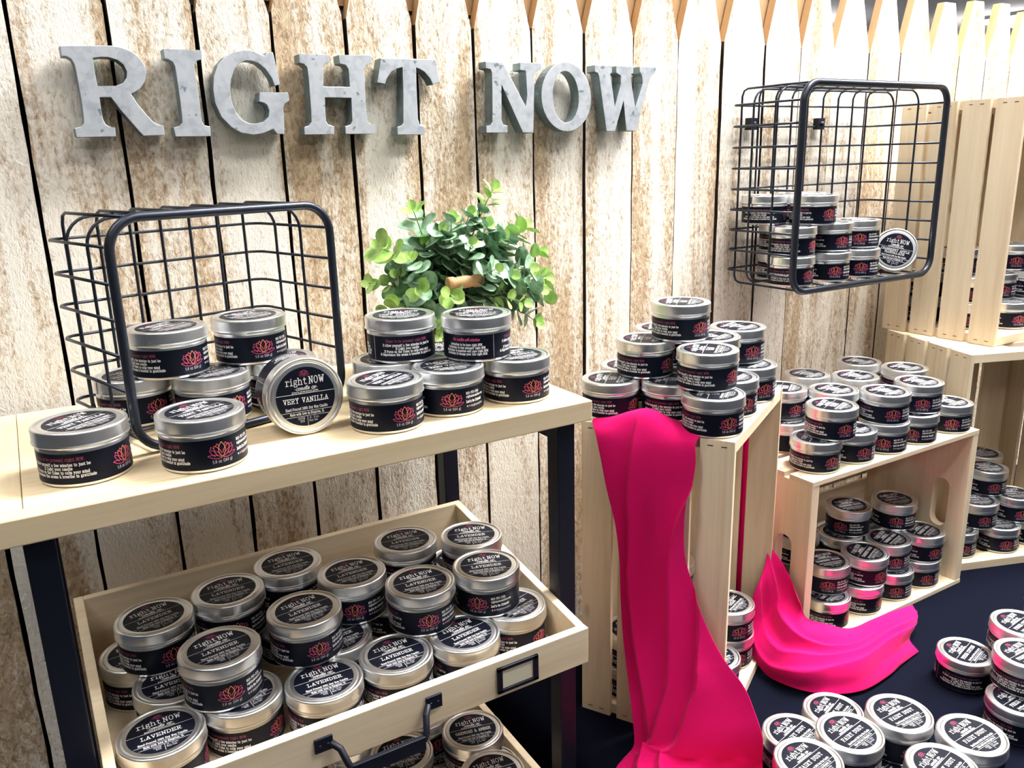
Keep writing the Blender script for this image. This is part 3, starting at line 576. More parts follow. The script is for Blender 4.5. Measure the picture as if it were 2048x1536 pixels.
def side_label_mesh():
    m = MB(); R0 = .03765; z0, z1 = .0032, .0305; H = z1-z0; vs = []
    for k in range(96):
        a = 2*PI*k/96; vs += [(R0*math.cos(a), R0*math.sin(a), z0), (R0*math.cos(a), R0*math.sin(a), z1)]
    m.add(vs, [(2*k, (2*k+2) % 192, (2*k+3) % 192, 2*k+1) for k in range(96)], 0, True)
    R1 = R0+.00012
    def put(qs, ink, a0):
        # u runs to the reader's right = increasing angle seen from outside
        for q in qs: m.add([(R1*math.cos(a0+u/R0), R1*math.sin(a0+u/R0), z0+v) for u, v in q], [(0,1,2,3)], ink)
    for ink, qs in lotus(0, H*.33, .0262, .00045): put(qs, ink, 0)
    put(strokes('5.8 oz (164 g)', 0, H*.17, .0026, .72, .0003), 2, 0)
    d = math.radians
    a = d(24)
    put(strokes('815-757-3701', 0, H*.74, .0024, .78, .0004, None, 0, -1), 1, a)
    put(strokes('rightnowcandleco.com', 0, H*.60, .0024, .62, .00034, None, 0, -1), 1, a)
    put(strokes("Let's be friends!", 0, H*.40, .0026, .66, .00050, None, 0, -1), 1, a)
    for off, ink in ((.0012, 7), (.0040, 5)):
        put([[(off+.0010*math.cos(k*PI/4+PI/8), H*.26+.0010*math.sin(k*PI/4+PI/8)) for k in j] for j in ((0,1,2,3),(3,4,7,0),(4,5,6,7))], ink, a)
    put(strokes('@rightnowcandleco', .006, H*.22, .0022, .58, .0003, None, 0, -1), 2, a)
    c = d(-90)
    put(strokes('Steps to be present right NOW:', 0, H*.77, .0027, .72, .00040), 3, c)
    for i, l in enumerate(('1) Allow yourself a few minutes to just be', '2) Light your candle', '3) Focus on the flame to calm your mind', '4) Experience the aroma & breathe in gratitude')):
        put(strokes(l, 0, H*(.60-.125*i), .0025, .66, .0004), 1, c)
    put(seg(0,.0005,0,H-.0005,.0003), 1, d(-150))
    e = d(162)
    put(strokes('Our candles with intention', 0, H*.76, .0032, .74, .0004, SL, .3, 0, .1), 6, e)
    for i, l in enumerate(('Invitation to be here right NOW.', 'Invitation to love yourself right NOW.', 'Invitation to practice self care right NOW.', 'Invitation to change your life right NOW.')):
        put(strokes(l, 0, H*(.57-.125*i), .0024, .62, .0004), 1, e)
    put(seg(0,.0005,0,H-.0005,.0003), 1, d(98))
    return m.mesh('side label', INK, False)
bm_ = MB(); bm_.lathe([(.0005,.0003),(.0360,.0003),(.0371,.0010),(.0375,.0022),(.0375,.0312),(.0371,.0322),(.0371,.0352)], NSEG, 0, True, True)
BODY = bm_.mesh('tin body', [M['tin']])
bm_ = MB(); bm_.lathe([(.0372,.0352),(.0390,.0350),(.0396,.0355),(.0397,.0362),(.0392,.0369),(.0391,.0380),(.0391,.0468),(.0388,.0482),(.0380,.0489),(.0369,.0490),(.0359,.0487),(.0353,.0479),(.0347,.0478),(.0341,.0483),(.0330,.0484),(.0305,.0484),(.0005,.0484)], NSEG, 0, False, True)
LID = bm_.mesh('tin lid', [M['tin_lid']])
SIDE = side_label_mesh()
LIDL = {k: lid_label_mesh(v) for k, v in SCENT.items()}
def tin(scent, loc, la, sa, label, group, M4=None):
    t = bpy.data.objects.new('candle_tin', None); COL.objects.link(t); t.empty_display_size = .02
    if M4 is None: t.location = loc
    else: t.matrix_world = M4
    for nm, me, rz in (('tin_body', BODY, 0), ('tin_lid', LID, 0), ('lid_label', LIDL[scent], math.radians(la)), ('side_label', SIDE, math.radians(sa))):
        o = bpy.data.objects.new(nm, me); COL.objects.link(o); o.parent = t; o.rotation_euler = (0,0,rz)
    tag(t, label, 'candle', group); return t
TINS=[
('S1','shelf',1,0.0261,0.7924,-0.262,36,321),('S2','shelf',1,0.1224,0.7636,-0.262,26,283),('S3','shelf',1,0.1567,0.8812,-0.2552,20,297),('S4','shelf',1,0.0868,0.9196,-0.2552,19,295),('S5','shelf',1,0.2353,0.9037,-0.2552,346,285),('S6','shelf',2,0.1222,0.8991,-0.206,36,296),('S7','shelf',2,0.2085,0.9117,-0.206,18,276),('S8','shelf',1,0.3047,0.7667,-0.262,32,276),('S9','shelf',1,0.342,0.8499,-0.262,345,278),('S10','shelf',1,0.3834,0.7797,-0.262,359,248),('S11','shelf',1,0.4679,0.7773,-0.262,359,269),('S12','shelf',1,0.4207,0.8632,-0.262,336,261),('S13','shelf',2,0.3582,0.8441,-0.2128,332,347),('S14','shelf',2,0.4302,0.7978,-0.2128,332,60),('C1','c1',1,0.7192,0.7184,-0.336,37,258),('C2','c1',2,0.7335,0.746,-0.2868,39,284),('C3','c1',1,0.66,0.8504,-0.336,44,290),('C4','c1',1,0.7203,0.7981,-0.336,40,300),('C5','c1',2,0.7127,0.8423,-0.2868,43,283),('C6','c1',3,0.7513,0.8169,-0.2376,42,272),('C7','c1',1,0.7259,0.8953,-0.336,44,261),('C8','c1',2,0.7801,0.885,-0.2868,42,259),('C9','c1',2,0.868,0.8249,-0.2868,16,260),('C10','c1',2,0.7921,0.8,-0.2868,20,255),('C11','c1',1,0.7928,0.7648,-0.336,19,265),('C12','c1',1,0.8652,0.7983,-0.336,14,263),('D1','c2',1,1.025,0.8005,-0.478,26,262),('D2','c2',2,1.0499,0.7955,-0.4288,20,254),('D3','c2',1,1.1047,0.7976,-0.478,2,253),('D4','c2',1,1.1845,0.795,-0.478,2,217),('D5','c2',2,1.183,0.7967,-0.4288,4,238),('D6','c2',1,1.2655,0.795,-0.478,2,212),('D7','c2',2,1.2781,0.8005,-0.4288,4,227),('D8','c2',1,1.3639,0.795,-0.478,2,225),('D9','c2',2,1.1245,0.851,-0.4288,5,247),('D10','c2',2,1.0684,0.9077,-0.4288,34,257),('D11','c2',2,1.1701,0.9434,-0.4288,7,249),('D12','c2',2,1.2252,0.8853,-0.4288,6,246),('D13','c2',2,1.3187,0.9481,-0.4288,7,246),('D14','c2',2,1.3446,0.8716,-0.4288,5,243),('D15','c2',1,1.059,0.8897,-0.478,4,250),('E1','c2in',3,1.3156,0.8466,-0.6686,345,224),('E2','c2in',3,1.2253,0.8754,-0.6686,345,198),('E3','c2in',2,1.1773,0.8017,-0.7178,20,263),('E4','c2in',2,1.2563,0.8126,-0.7178,14,240),('E5','c2in',2,1.335,0.8,-0.7178,13,255),('E6','c2in',1,1.3317,0.8,-0.767,343,244),('E7','c2in',1,1.2519,0.8,-0.767,343,236),('E8','c2in',1,1.1679,0.8,-0.767,18,281),('E9','c2in',2,1.0994,0.8191,-0.7178,345,225),('E10','c2in',1,1.0806,0.8,-0.767,10,288),('E11','c2in',2,1.1381,0.915,-0.7178,344,249),('F1','c1in',2,0.8503,0.8001,-0.7093,20,253),('F2','c1in',1,0.855,0.8028,-0.7585,357,253),('F3','c1in',1,0.7856,0.7634,-0.7585,356,254),('F4','c1in',2,0.6807,0.8246,-0.7093,335,260),('F5','c1in',3,0.803,0.8826,-0.6601,346,258),('I1','bask',1,1.126,0.958,-0.2185,10,274),('I2','bask',1,1.2191,0.958,-0.2185,10,242),('I3','bask',1,1.2987,0.958,-0.2185,9,231),('I4','bask',2,1.126,0.958,-0.1693,17,285),('I5','bask',2,1.2306,0.9667,-0.1693,16,255),('I6','bask',2,1.3103,0.9698,-0.1693,16,225),('I7','bask',2,1.1732,1.022,-0.1693,18,251),('I8','bask',1,1.1724,1.022,-0.2185,12,251),('I9','bask',3,1.1734,0.958,-0.1201,24,264),('I10','bask',3,1.126,1.022,-0.1201,27,298),('I11','bask',3,1.2208,1.022,-0.1201,25,250),('K1','dr1',2,0.066,0.8598,-0.5028,13,286),('K2','dr1',2,0.1116,0.762,-0.5028,8,270),('K3','dr1',1,0.047,0.7314,-0.552,0,345),('K4','dr1',1,0.047,0.884,-0.552,4,297),('K5','dr1',1,0.0704,0.8077,-0.552,1,295),('K6','dr1',1,0.1247,0.7492,-0.552,10,314),('K7','dr1',2,0.2198,0.8997,-0.5028,0,265),('K8','dr1',2,0.1447,0.8728,-0.5028,360,269),('K9','dr1',2,0.2041,0.7864,-0.5028,7,273),('K10','dr1',2,0.2756,0.836,-0.5028,0,252),('K11','dr1',2,0.3612,0.8778,-0.5028,351,278),('K12','dr1',2,0.3322,0.7716,-0.5028,354,258),('K13','dr1',2,0.4365,0.8446,-0.5028,338,273),('K14','dr1',2,0.413,0.7642,-0.5028,341,224),('K15','dr1',1,0.4365,0.7451,-0.552,16,293),('K16','dr1',1,0.3602,0.722,-0.552,7,255),('K17','dr1',1,0.2807,0.7278,-0.552,0,286),('K18','dr1',1,0.2009,0.7256,-0.552,358,272),('K19','dr1',1,0.2388,0.7958,-0.552,7,271),('K20','dr1',1,0.4365,0.8809,-0.552,6,274),('L1','dr2',2,0.4062,0.8041,-0.7508,346,273),('L2','dr2',2,0.3121,0.8148,-0.7508,350,279),('L3','dr2',2,0.3664,0.8733,-0.7508,351,277),('L4','dr2',2,0.3901,0.7246,-0.7508,350,272),('L5','dr2',1,0.3731,0.8535,-0.8,349,276),('L6','dr2',2,0.2665,0.8803,-0.7508,351,283),('L7','dr2',2,0.1968,0.8413,-0.7508,350,287),('M1','tab',2,0.8534,0.5128,-0.7258,358,241),('M2','tab',2,0.7724,0.5228,-0.7258,6,244),('M3','tab',1,0.8473,0.6013,-0.775,16,245),('M4','tab',1,0.7675,0.5997,-0.775,11,248),('M5','tab',2,0.6928,0.5179,-0.7258,7,247),('M6','tab',2,0.8902,0.442,-0.7258,0,218),('M7','tab',2,0.8113,0.4301,-0.7258,9,238),('M8','tab',1,0.7973,0.4921,-0.775,6,242),('N1','tab',1,1.1232,0.5836,-0.775,13,297),('N2','tab',2,1.1813,0.5426,-0.7258,5,258),('N3','tab',2,1.1093,0.4973,-0.7258,358,268),('N4','tab',1,1.0746,0.4813,-0.775,0,257),('N5','tab',1,1.2222,0.5628,-0.775,6,235),('N6','tab',2,1.2996,0.5532,-0.7258,1,233),('F6','c1in',1,0.6807,0.8246,-0.7585,357,260),('F7','c1in',2,0.803,0.8826,-0.7093,0,258),('F8','c1in',1,0.803,0.8826,-0.7585,358,258),('G6','c3in',1,1.4803,0.819,-0.7585,334,239),('G5','c3in',1,1.5141,0.9004,-0.7585,335,241),('G4','c3in',1,1.5661,0.7857,-0.7585,334,237),('G9','c3in',1,1.5968,0.8703,-0.7585,335,239),('G10','c3in',1,1.6493,0.766,-0.7585,334,235),('G3','c3in',2,1.5279,0.8123,-0.7093,335,238),('G11','c3in',2,1.514,0.9057,-0.7093,335,241),('G8','c3in',2,1.6152,0.7891,-0.7093,335,236),('G12','c3in',2,1.6003,0.8797,-0.7093,335,239),('G2','c3in',3,1.5005,0.8628,-0.6601,335,240),('G1','c3in',3,1.5825,0.8308,-0.6601,335,238),('G7','c3in',3,1.6541,0.8813,-0.6601,336,238),('H3','c4in',1,1.6147,0.85,-0.3345,345,245),('H5','c4in',1,1.6945,0.85,-0.3345,346,237),('H2','c4in',2,1.6322,0.8897,-0.2853,348,239),('H4','c4in',2,1.712,0.862,-0.2853,348,237),('H1','c4in',3,1.7,0.9,-0.2361,351,225),('A1','c4in',1,1.5488,0.979,-0.3345,14,242),('A2','c4in',2,1.5498,0.979,-0.2853,16,242),('B1','c4in',1,1.552,0.8993,-0.3345,12,240),('B2','c4in',2,1.553,0.8993,-0.2853,15,240),('B3','c4in',3,1.57,0.93,-0.2361,18,241),('U1','c2',1,1.15,0.945,-0.478,9,249),('U2','c2',1,1.235,0.905,-0.478,7,246),('U3','c2',1,1.3229,0.9491,-0.478,8,246),('U4','c2',1,1.341,0.8714,-0.478,6,243),('U5','c2in',1,1.177,0.915,-0.767,359,248),('U6','dr1',1,0.21,0.8715,-0.552,7,286),('U7','dr1',1,0.1311,0.8594,-0.552,6,291),('U8','dr1',1,0.33,0.86,-0.552,6,279),('U9','tab',1,0.8701,0.5248,-0.775,351,241),('U10','tab',1,0.7,0.49,-0.775,350,245),('U11','tab',1,0.8941,0.4458,-0.775,350,237),('U12','tab',1,1.302,0.5599,-0.775,353,233),('U13','c1',1,0.8,0.86,-0.336,16,257),('U14','tab',1,1.1497,0.5084,-0.775,351,234),('U15','dr2',1,0.4198,0.7889,-0.8,355,272),('U16','dr2',1,0.2949,0.8138,-0.8,356,280),('U17','dr2',1,0.38,0.69,-0.8,352,271),('U18','c2in',1,1.25,0.88,-0.767,358,245),('U19','c2in',2,1.2843,0.8969,-0.7178,0,245),('U20','c2in',2,1.2074,0.8756,-0.7178,360,246),('U21','c2in',1,1.33,0.88,-0.767,358,243),('U22','dr2',1,0.2,0.8,-0.8,354,286),('U24','dr2',1,0.2451,0.8762,-0.8,356,284),('U23','tab',1,0.8359,0.3912,-0.775,349,235),
]

BASEZ = dict(shelf=-.262)
GRP = dict(shelf='vanilla tins on the left shelf', c1='tins piled on the tall crate', c1in='tins inside the tall crate', c2='tins piled on the long crate', c2in='cranberry tins inside the long crate',
 c3in='tins inside the lower right crate', c4in='tins inside the upper right crate', bask='tins in the hanging basket', dr1='lavender tins in the upper drawer', dr2='oakmoss tins in the lower drawer', tab='loose tins on the black tablecloth')
KIND = dict(shelf='vanilla', c1='black-label', c1in='black-label', c2='black-label', c2in='cranberry woods', c3in='black-label', c4in='black-label', bask='black-label', dr1='lavender', dr2='oakmoss and amber')
LB = {
'S1':'nearest the left end of the wooden shelf','S2':'at shelf front just right of the left basket post','S3':'lower tin in the shelf basket behind the front tins','S4':'lower left tin in the shelf basket','S5':'lower right tin in the shelf basket, behind the tipped tin',
'S6':'upper left of the two raised tins in the shelf basket','S7':'upper right of the two raised tins in the shelf basket','S8':'front left tin of the pile below the plant','S9':'lower back left tin of the pile below the plant','S10':'lower middle tin of the pile below the plant','S11':'nearest the right end of the wooden shelf',
'S12':'half hidden lower back tin below the plant','S13':'raised left of the plant bucket, written steps facing out','S14':'raised in front of the plant bucket',
'C1':'bottom tin at the front corner of the tall crate','C2':'second layer, over the front corner of the tall crate','C3':'bottom left on the tall crate, beside the shelf end','C4':'bottom middle above the pink cloth on the tall crate','C5':'second layer left on the tall crate','C6':'single topmost tin of the tall crate pile','C7':'bottom back left on the tall crate, mostly hidden','C8':'second layer back on the tall crate, mostly hidden','C9':'second layer at the back right on the tall crate','C10':'second layer behind the front stack on the tall crate','C11':'bottom layer right edge of the tall crate','C12':'bottom layer, far right back corner of the tall crate','U13':'hidden bottom tin at the middle of the tall crate pile',
'F1':'upper tin of the pair at the open side of the tall crate','F2':'lower tin of the pair at the open side of the tall crate','F3':'behind the front slat low inside the tall crate','F4':'upper tin behind the left slat gap inside the tall crate','F6':'lower tin behind the left slat gap inside the tall crate','F5':'topmost at the back inside the tall crate','F7':'middle of the back stack inside the tall crate','F8':'bottom of the back stack inside the tall crate',
'D1':'bottom tin at the front left corner on the long crate','D2':'raised above the front left corner of the long crate','D3':'bottom layer second from the left front of the long crate','D4':'bottom layer front middle of the long crate','D5':'raised front middle of the long crate','D6':'bottom layer right of middle on the long crate','D7':'raised right front on the long crate','D8':'alone at the right end on the long crate','D9':'second layer left of middle on the long crate','D10':'second layer far left beside the tall crate','D11':'second layer back left on the long crate','D12':'second layer back middle on the long crate','D13':'second layer furthest back on the long crate','D14':'second layer back right on the long crate','D15':'bottom layer far left beside the tall crate',
'U1':'hidden bottom back left on the long crate','U2':'hidden bottom back middle on the long crate','U3':'hidden bottom back right on the long crate','U4':'hidden bottom right behind the front row on the long crate',
'E1':'highest right tin inside the long crate','E2':'highest left tin inside the long crate','E3':'second layer front left of middle in the long crate','E4':'second layer middle in the long crate','E5':'second layer right end in the long crate','E6':'bottom right tin in the long crate','E7':'bottom tin right of middle in the long crate','E8':'bottom tin left of middle in the long crate','E9':'second layer at the left end in the long crate','E10':'bottom left tin by the pink cloth in the long crate','E11':'second layer back left corner in the long crate',
'U5':'bottom back left corner in the long crate','U18':'bottom back middle in the long crate','U19':'second layer back right in the long crate','U20':'second layer back middle in the long crate','U21':'bottom back right in the long crate',
'G1':'top layer right in the lower right crate','G2':'top layer left in the lower right crate','G3':'second layer front in the lower right crate','G4':'bottom front right in the lower right crate','G5':'bottom left back in the lower right crate','G6':'bottom left front in the lower right crate','G7':'top layer back in the lower right crate','G8':'second layer right in the lower right crate','G9':'bottom back middle in the lower right crate','G10':'bottom far right in the lower right crate','G11':'second layer left back in the lower right crate','G12':'second layer back middle in the lower right crate',
'H1':'highest tin in the upper right crate','H2':'second layer left in the upper right crate','H3':'bottom left tin in the upper right crate','H4':'second layer right in the upper right crate','H5':'bottom right tin in the upper right crate','A1':'bottom back stack seen between slats of the upper right crate','A2':'upper back stack seen between slats of the upper right crate','B1':'bottom of the near stack behind slats of the upper right crate','B2':'middle of the near stack behind slats of the upper right crate','B3':'top of the near stack behind slats of the upper right crate',
'I1':'bottom left front in the hanging basket','I2':'bottom middle in the hanging basket','I3':'bottom right upright tin in the hanging basket','I4':'second row left front in the hanging basket','I5':'second row middle in the hanging basket','I6':'second row right in the hanging basket','I7':'second row back left in the hanging basket','I8':'bottom back left in the hanging basket','I9':'top row front in the hanging basket','I10':'top row left in the hanging basket','I11':'top row back, mostly hidden, in the hanging basket',
'K1':'raised far left in the upper drawer','K2':'raised front left in the upper drawer, lotus facing out','K3':'bottom front left corner of the upper drawer','K4':'bottom far left back in the upper drawer','K5':'bottom tin under the raised far left pair in the upper drawer','K6':'bottom tin under the raised front left tin of the upper drawer','K7':'raised back row left of centre in the upper drawer','K8':'raised second from left in the upper drawer back row','K9':'raised front row, second from left in the upper drawer','K10':'raised middle row centre in the upper drawer','K11':'raised back row right of centre in the upper drawer','K12':'raised front row, third from left in the upper drawer','K13':'raised at the back right corner of the upper drawer','K14':'raised front row far right in the upper drawer','K15':'bottom front right corner of the upper drawer','K16':'bottom front, second from the right corner in the upper drawer','K17':'bottom front centre in the upper drawer','K18':'bottom front left of centre in the upper drawer','K19':'bottom behind the front row centre in the upper drawer','K20':'bottom back right corner of the upper drawer',
'U6':'hidden bottom back tin left of centre in the upper drawer','U7':'hidden bottom back left tin in the upper drawer','U8':'hidden bottom back tin right of centre in the upper drawer',
'L1':'right back tin in the lower drawer','L2':'middle tin in the lower drawer','L3':'back tin under the drawer pull in the lower drawer','L4':'front right tin in the lower drawer','L5':'low tin between the others in the lower drawer','L6':'back left tin in the lower drawer','L7':'far left tin in the lower drawer','U15':'underneath the right back tin in the lower drawer','U16':'underneath the middle tin in the lower drawer','U17':'underneath the front right tin in the lower drawer','U22':'underneath the far left tin in the lower drawer','U24':'underneath the back left tin in the lower drawer',
'M1':'raised furthest back of the fairy dust tins','M2':'raised in the middle of the fairy dust tins','M3':'low at the back left of the fairy dust tins','M4':'low at the far left of the fairy dust tins','M5':'raised nearest the left of the photo bottom edge','M6':'raised furthest right of the fairy dust tins','M7':'raised at the bottom edge beside the rightmost fairy dust tin','M8':'low at the bottom edge between raised fairy dust tins',
'U9':'underneath the furthest back fairy dust tin','U10':'underneath the left raised fairy dust tin','U11':'underneath the rightmost fairy dust tin','U23':'underneath the bottom edge raised fairy dust tin',
'N1':'low at the left of the right-hand cotton group','N2':'raised behind in the right-hand cotton group','N3':'raised in front in the right-hand cotton group','N4':'low nearest tin of the right-hand cotton group','N5':'low back tin peeking out of the right-hand cotton group','N6':'raised at the far right edge of the cotton group','U12':'underneath the far right edge cotton tin','U14':'underneath between the raised cotton tins'}
for n, g, tr, x, y, z, la, sa in TINS:
    sc = g; kind = KIND.get(g)
    if g == 'tab':
        sc = 'fresh' if x > 1.0 else 'fairy'; kind = 'fresh cotton' if sc == 'fresh' else 'fairy dust'
    lab = LB[n]
    if len((kind+' candle tin, '+lab).split()) > 16: print('LONG', n)
    tin(sc, (x, y, z+.0003), la-0, sa, kind+' candle tin, '+lab, GRP[g])
def tipped(scent, B, n, xd, sa, label, group):
    n = Vector(n).normalized(); xd = (Vector(xd)-n*Vector(xd).dot(n)).normalized(); yd = n.cross(xd)
    tin(scent, None, 0, sa, label, group, frame_m(Vector(B), xd, yd, n))
tipped('shelf', (.2255,.829,-.2246), (.006,-.999,.049), (1,.006,-.017), 60, 'vanilla candle tin, tipped on its side to show its round lid label', GRP['shelf'])
tipped('bask', (1.4185,.974,-.1885), (-.692,-.692,.208), (.659,-.722,-.212), 60, 'cranberry apple marmalade tin, tipped on its side in the hanging basket', GRP['bask'])

# ------------------------------------------------------------ pink cloths
def grid_cloth(name, rows, nu, nv, disp, label, thick=.0012):
    # rows: list of rows of control points; Catmull-Rom both ways
    def cr(P, t):
        n = len(P)-1; x = t*n; i = min(int(x), n-1); f = x-i
        p0, p1, p2, p3 = P[max(i-1,0)], P[i], P[i+1], P[min(i+2,n)]
        return .5*((2*p1)+(p2-p0)*f+(2*p0-5*p1+4*p2-p3)*f*f+(3*p1-p0-3*p2+p3)*f**3)
    R_ = [[Vector(p) for p in r] for r in rows]; vs = []
    cols = [[cr(r, i/nu) for i in range(nu+1)] for r in R_]
    G_ = []
    for j in range(nv+1): G_.append([cr([c[i] for c in cols], j/nv) for i in range(nu+1)])
    for j in range(nv+1):
        for i in range(nu+1):
            a = G_[j][min(i+1,nu)]-G_[j][max(i-1,0)]; b_ = G_[min(j+1,nv)][i]-G_[max(j-1,0)][i]
            nrm = a.cross(b_); nrm = nrm.normalized() if nrm.length > 1e-12 else Vector((0,0,1))
            dd, sh = disp(i/nu, j/nv)
            vs.append(G_[j][i]+nrm*dd+a.normalized()*sh)
    m = MB(); m.add(vs, [(j*(nu+1)+i, j*(nu+1)+i+1, (j+1)*(nu+1)+i+1, (j+1)*(nu+1)+i) for j in range(nv) for i in range(nu)], 0, True)
    o = m.build(name, M['pink'], fix=False)
    s = o.modifiers.new('thick', 'SOLIDIFY'); s.thickness = thick; s.offset = 0
    ss = o.modifiers.new('sub', 'SUBSURF'); ss.levels = 1; ss.render_levels = 1
    return tag(o, label, 'cloth', 'hot pink cloths')
def lerp(a, b_, t): return tuple(a[k]+(b_[k]-a[k])*t for k in range(3))
RA = [((0.6106,0.8285,-0.3345),(0.682,0.7029,-0.3345)),((0.6106,0.8164,-0.3482),(0.6758,0.7017,-0.342)),((0.6119,0.8061,-0.3798),(0.6733,0.6979,-0.3663)),((0.6148,0.7969,-0.4193),(0.6697,0.7003,-0.4024)),
((0.6195,0.7845,-0.4654),(0.6657,0.7032,-0.4394)),((0.6212,0.7775,-0.5134),(0.6651,0.7003,-0.4894)),((0.6208,0.7741,-0.5632),(0.6708,0.6863,-0.5337)),((0.6198,0.7678,-0.6122),(0.6776,0.6662,-0.5777)),
((0.6182,0.7586,-0.6523),(0.6839,0.6429,-0.6117)),((0.6155,0.7471,-0.6909),(0.6896,0.6167,-0.6358)),((0.6107,0.7353,-0.7205),(0.6887,0.598,-0.6582)),((0.6042,0.7224,-0.7561),(0.6857,0.5789,-0.6873)),
((0.5805,0.715,-0.762),(0.69,0.580,-0.735)),((0.556,0.70,-0.766),(0.685,0.56,-0.767)),((0.552,0.66,-0.768),(0.675,0.51,-0.768)),((0.552,0.6096,-0.768),(0.66,0.4566,-0.768))]
rows = []
# first rows lie on the crate top, then roll over its edge with a hump between the tins
for q, (l, r) in enumerate(RA):
    rows.append([lerp(l, r, k/6) for k in range(7)])
inw = Vector((math.cos(A1), math.sin(A1), 0))
top2 = []; top1 = []
for k in range(7):
    p = Vector(rows[0][k]); hump = (0,.004,.012,.017,.010,.003,0)[k]
    rows[0][k] = tuple(p+inw*.006+Vector((0,0,-.0005+hump)))
    top1.append(tuple(p+inw*.022+Vector((0,0,.0001+hump*1.25)))); top2.append(tuple(p+inw*.040+Vector((0,0,.0001+hump*.6))))
rows = [top2, top1]+rows
def fold_a(u, v):
    h = 0
    k = min(1, max(0, (v-.10)/.12))
    def ridge(c, a, w):
        x = u-c
        return a*(math.exp(-x/w) if x > 0 else math.exp(x/.018))
    c1 = .50-.36*min(1, max(0, (v-.08)/.35)); h += ridge(c1, .010*k, .20)
    c2 = 1.15-1.0*min(1, max(0, (v-.22)/.55)); h += ridge(c2, .016*k, .16)
    c3 = 1.5-1.2*min(1, max(0, (v-.25)/.55)); h += ridge(c3, .018*k*min(1, max(0, (v-.4)*5)), .22)
    h += .0022*k*math.sin(u*9+v*4)
    if v > .8: h = abs(h)*.9+.002*math.sin(u*25+v*30)
    return -h, 0
o = grid_cloth('pink_cloth', rows, 110, 150, fold_a, 'hot pink cloth hanging down the slatted side of the tall crate')
RB = [[(0.935,0.8021,-0.5906),(0.93,0.8006,-0.6039),(0.925,0.799,-0.6189),(0.92,0.7967,-0.6293),(0.915,0.7944,-0.6397)],[(0.95,0.7918,-0.6145),(0.935,0.7924,-0.6276),(0.92,0.7929,-0.6405),(0.905,0.7911,-0.6566),(0.9,0.7974,-0.6754)],
[(0.960,0.7732,-0.6481),(0.945,0.778,-0.6717),(0.925,0.7831,-0.6984),(0.9,0.7843,-0.7169),(0.885,0.7841,-0.7381)],[(0.9455,0.745,-0.6646),(0.9344,0.743,-0.69),(0.9112,0.7401,-0.715),(0.8916,0.7446,-0.745),(0.8855,0.7541,-0.77)],
[(0.9555,0.738,-0.6911),(0.9406,0.7262,-0.705),(0.921,0.7149,-0.722),(0.8948,0.7047,-0.745),(0.89,0.7125,-0.77)],[(0.9978,0.732,-0.7127),(0.976,0.7138,-0.722),(0.9529,0.6942,-0.735),(0.9277,0.6771,-0.75),(0.9179,0.6717,-0.771)],
[(1.0631,0.7376,-0.745),(1.0233,0.7038,-0.735),(0.9937,0.6764,-0.74),(0.9725,0.6551,-0.75),(0.9683,0.6473,-0.771)],[(1.118,0.7359,-0.748),(1.0813,0.7055,-0.74),(1.0536,0.6779,-0.745),(1.0345,0.6574,-0.753),(1.031,0.647,-0.771)],
[(1.1704,0.731,-0.748),(1.1304,0.699,-0.738),(1.1125,0.6807,-0.745),(1.0935,0.6655,-0.757),(1.0735,0.6528,-0.771)],[(1.2229,0.7335,-0.755),(1.1973,0.7097,-0.75),(1.1585,0.6899,-0.752),(1.1301,0.6769,-0.76),(1.1331,0.6603,-0.772)]]
def fold_b(u, v):
    def ridge(c, a, w):
        x = u-c
        return a*(math.exp(-x/w) if x > 0 else math.exp(x/.022))
    e = min(1, v*4)*min(1, (1-v)*5+.35)
    h = ridge(.22+.16*math.sin(v*3.2), .010*e, .16)+ridge(.75-.42*v, .009*e, .14)+ridge(.98-.55*v, .008*e*min(1, v*2), .20)
    h += .0022*math.sin(u*15+v*8)*e
    return h, 0
o = grid_cloth('pink_cloth', RB, 70, 130, fold_b, 'hot pink cloth pooling on the black tablecloth before the long crate')
# strip of the same cloth hanging behind the tall crate's slats
A = Vector((math.cos(A1), math.sin(A1), 0)); Nn = Vector((-A.y, A.x, 0)); base = Vector((.707,.667,0))+A*.2745
rs = [[tuple(base+Nn*(.030+.085*k/4)+A*(.003+.003*math.sin(k*2+j))+Vector((0,0,z))) for k in range(5)] for j, z in enumerate((-.34,-.45,-.56,-.67,-.771))]
grid_cloth('pink_cloth', rs, 60, 40, lambda u, v: (.0018*math.sin(u*26+v*3), 0), 'hot pink cloth strip hanging in shade between the tall and long crates')

# ------------------------------------------------------------ potted eucalyptus
px, py, pz = .475, .965, -.262
plant = empty('potted_plant', (px, py, pz), label='leafy green eucalyptus in a small black bucket on the left shelf', cat='plant')
m = MB(); m.lathe([(.001,.0005),(.034,.0005),(.035,.002),(.043,.086),(.0455,.088),(.0455,.091),(.043,.092),(.041,.089),(.034,.006),(.001,.006)], 40, 0, True, True); m.build('bucket', M['bucket'], plant)
m = MB(); arc = [(-.044*math.cos(a), -.055*math.sin(a)-.004, .082+.034*math.sin(a)) for a in [PI*k/24 for k in range(25)]]
m.tube(arc, .0012, 6); m.build('bail_wire', M['wire'], plant)
gz, gy = .082+.034, -.059
m = MB(); prof = [(.0062,-.025),(.0078,-.024),(.0080,-.017),(.0066,-.014),(.0074,-.010),(.0080,-.003),(.0076,.004),(.0066,.009),(.0080,.013),(.0082,.020),(.0062,.0245)]
vs = MB(); vs.lathe(prof, 20); vs.v = [(p[2], gy+p[0], gz+p[1]) for p in vs.v]; vs.build('handle_grip', M['grip'], plant)
rp = random.Random(11)
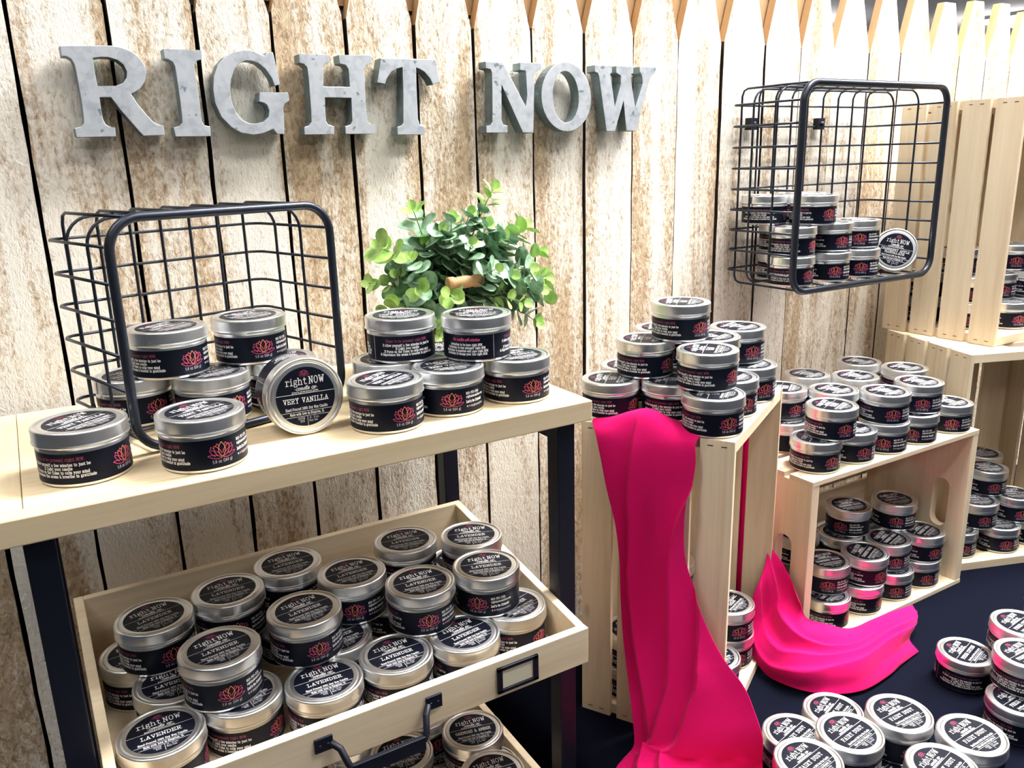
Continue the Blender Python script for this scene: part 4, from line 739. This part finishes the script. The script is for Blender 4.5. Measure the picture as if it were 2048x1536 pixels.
def leaf(mb, c, d, n_, r, mat):
    d = d.normalized(); n_ = (n_-d*n_.dot(d)).normalized(); s = d.cross(n_)
    K = 14; vs = [c+d*r*.95]
    ring = []
    for k in range(K):
        a = 2*PI*k/K; l = 1+math.cos(a)
        ring.append(c+d*(r*.95-math.cos(a)*r*1.0)+s*math.sin(a)*r*.93+n_*(r*.22*(math.sin(a)**2)+r*.10*(1-math.cos(a))*.5*1.2))
    allv = vs+ring
    mb.add(allv, [(0, k+1, (k+1) % K+1) for k in range(K)], mat, True)
def sprig(tip, bend, r0, n_leaf, young):
    m = MB(); b0 = Vector((rp.uniform(-.022,.022), rp.uniform(-.022,.02), .07)); tip = Vector(tip)
    mid = (b0+tip)/2+Vector(bend); P = []
    for k in range(15):
        t = k/14; P.append(b0*(1-t)**2+mid*2*t*(1-t)+tip*t*t)
    m.tube(P, .0013, 5, 0, taper=.45)
    for q in range(n_leaf):
        t = .22+.78*(q+.5)/n_leaf; i = min(13, int(t*14)); c = P[i].lerp(P[i+1], t*14-i); dr = (P[i+1]-P[i]).normalized()
        o = dr.orthogonal().normalized(); a = q*PI/2+rp.uniform(-.5,.5)
        side = o*math.cos(a)+dr.cross(o)*math.sin(a)
        size = r0*(1-.5*t)*rp.uniform(.85,1.15)
        mt = 3 if t > young else (2 if rp.random() < .25 and t < .6 else 1)
        for sg in (-1, 1):
            dd = (side*sg+dr*.45).normalized(); nn = (dr*.9+Vector((0,-.35,.35))-dd*.2)
            leaf(m, c+dd*.002, dd, nn, size*rp.uniform(.9,1.1), mt)
    leaf(m, P[-1], (P[-1]-P[-2]), Vector((0,-1,.3)), r0*.36, 3); leaf(m, P[-1], (P[-1]-P[-2])+Vector((.6,0,.2)), Vector((0,-1,.3)), r0*.33, 3)
    o = m.build('sprig', [M['stem'],M['leaf'],M['leaf_dark'],M['leaf_tip']], plant, fix=False)
    return o
TIPS = [(-.100,-.030,.165,.6),(-.112,-.02,.120,.5),(-.105,-.05,.085,.5),(-.070,-.045,.150,.7),(-.048,-.02,.205,.75),(-.040,-.03,.165,.9),(-.020,-.04,.180,.85),(.000,-.03,.190,.9),(.015,-.05,.160,.9),(.030,-.02,.195,.85),
 (.050,-.03,.180,.85),(.072,-.01,.225,.62),(.065,-.04,.165,.9),(.085,-.03,.170,.8),(.112,-.02,.175,.65),(.130,-.03,.140,.7),(.125,-.05,.110,.7),(.140,-.03,.075,.8),(.110,-.06,.095,.85),(.095,-.06,.125,.95),(.060,-.07,.120,.95),
 (.070,-.085,.085,.5),(-.030,-.085,.100,.4),(-.045,-.07,.055,.55),(-.085,-.06,.050,.6),(-.060,-.05,.110,.8),(.110,-.05,.050,.75),(.035,-.075,.13,.95),(.09,.01,.15,.9),(-.01,.02,.17,.9),(.04,.03,.17,.9),(-.05,.02,.14,.9),(-.078,-.03,.13,.9),(.145,-.02,.10,.7)]
for x, y, z, yg in TIPS:
    L = math.sqrt(x*x+y*y+(z-.07)**2)
    sprig((x, y, z), (x*.05, -.01, .02+rp.uniform(0,.012)), .0185 if yg > .55 else .0150, max(4, int(L/.0165)), min(.95, yg+.12))
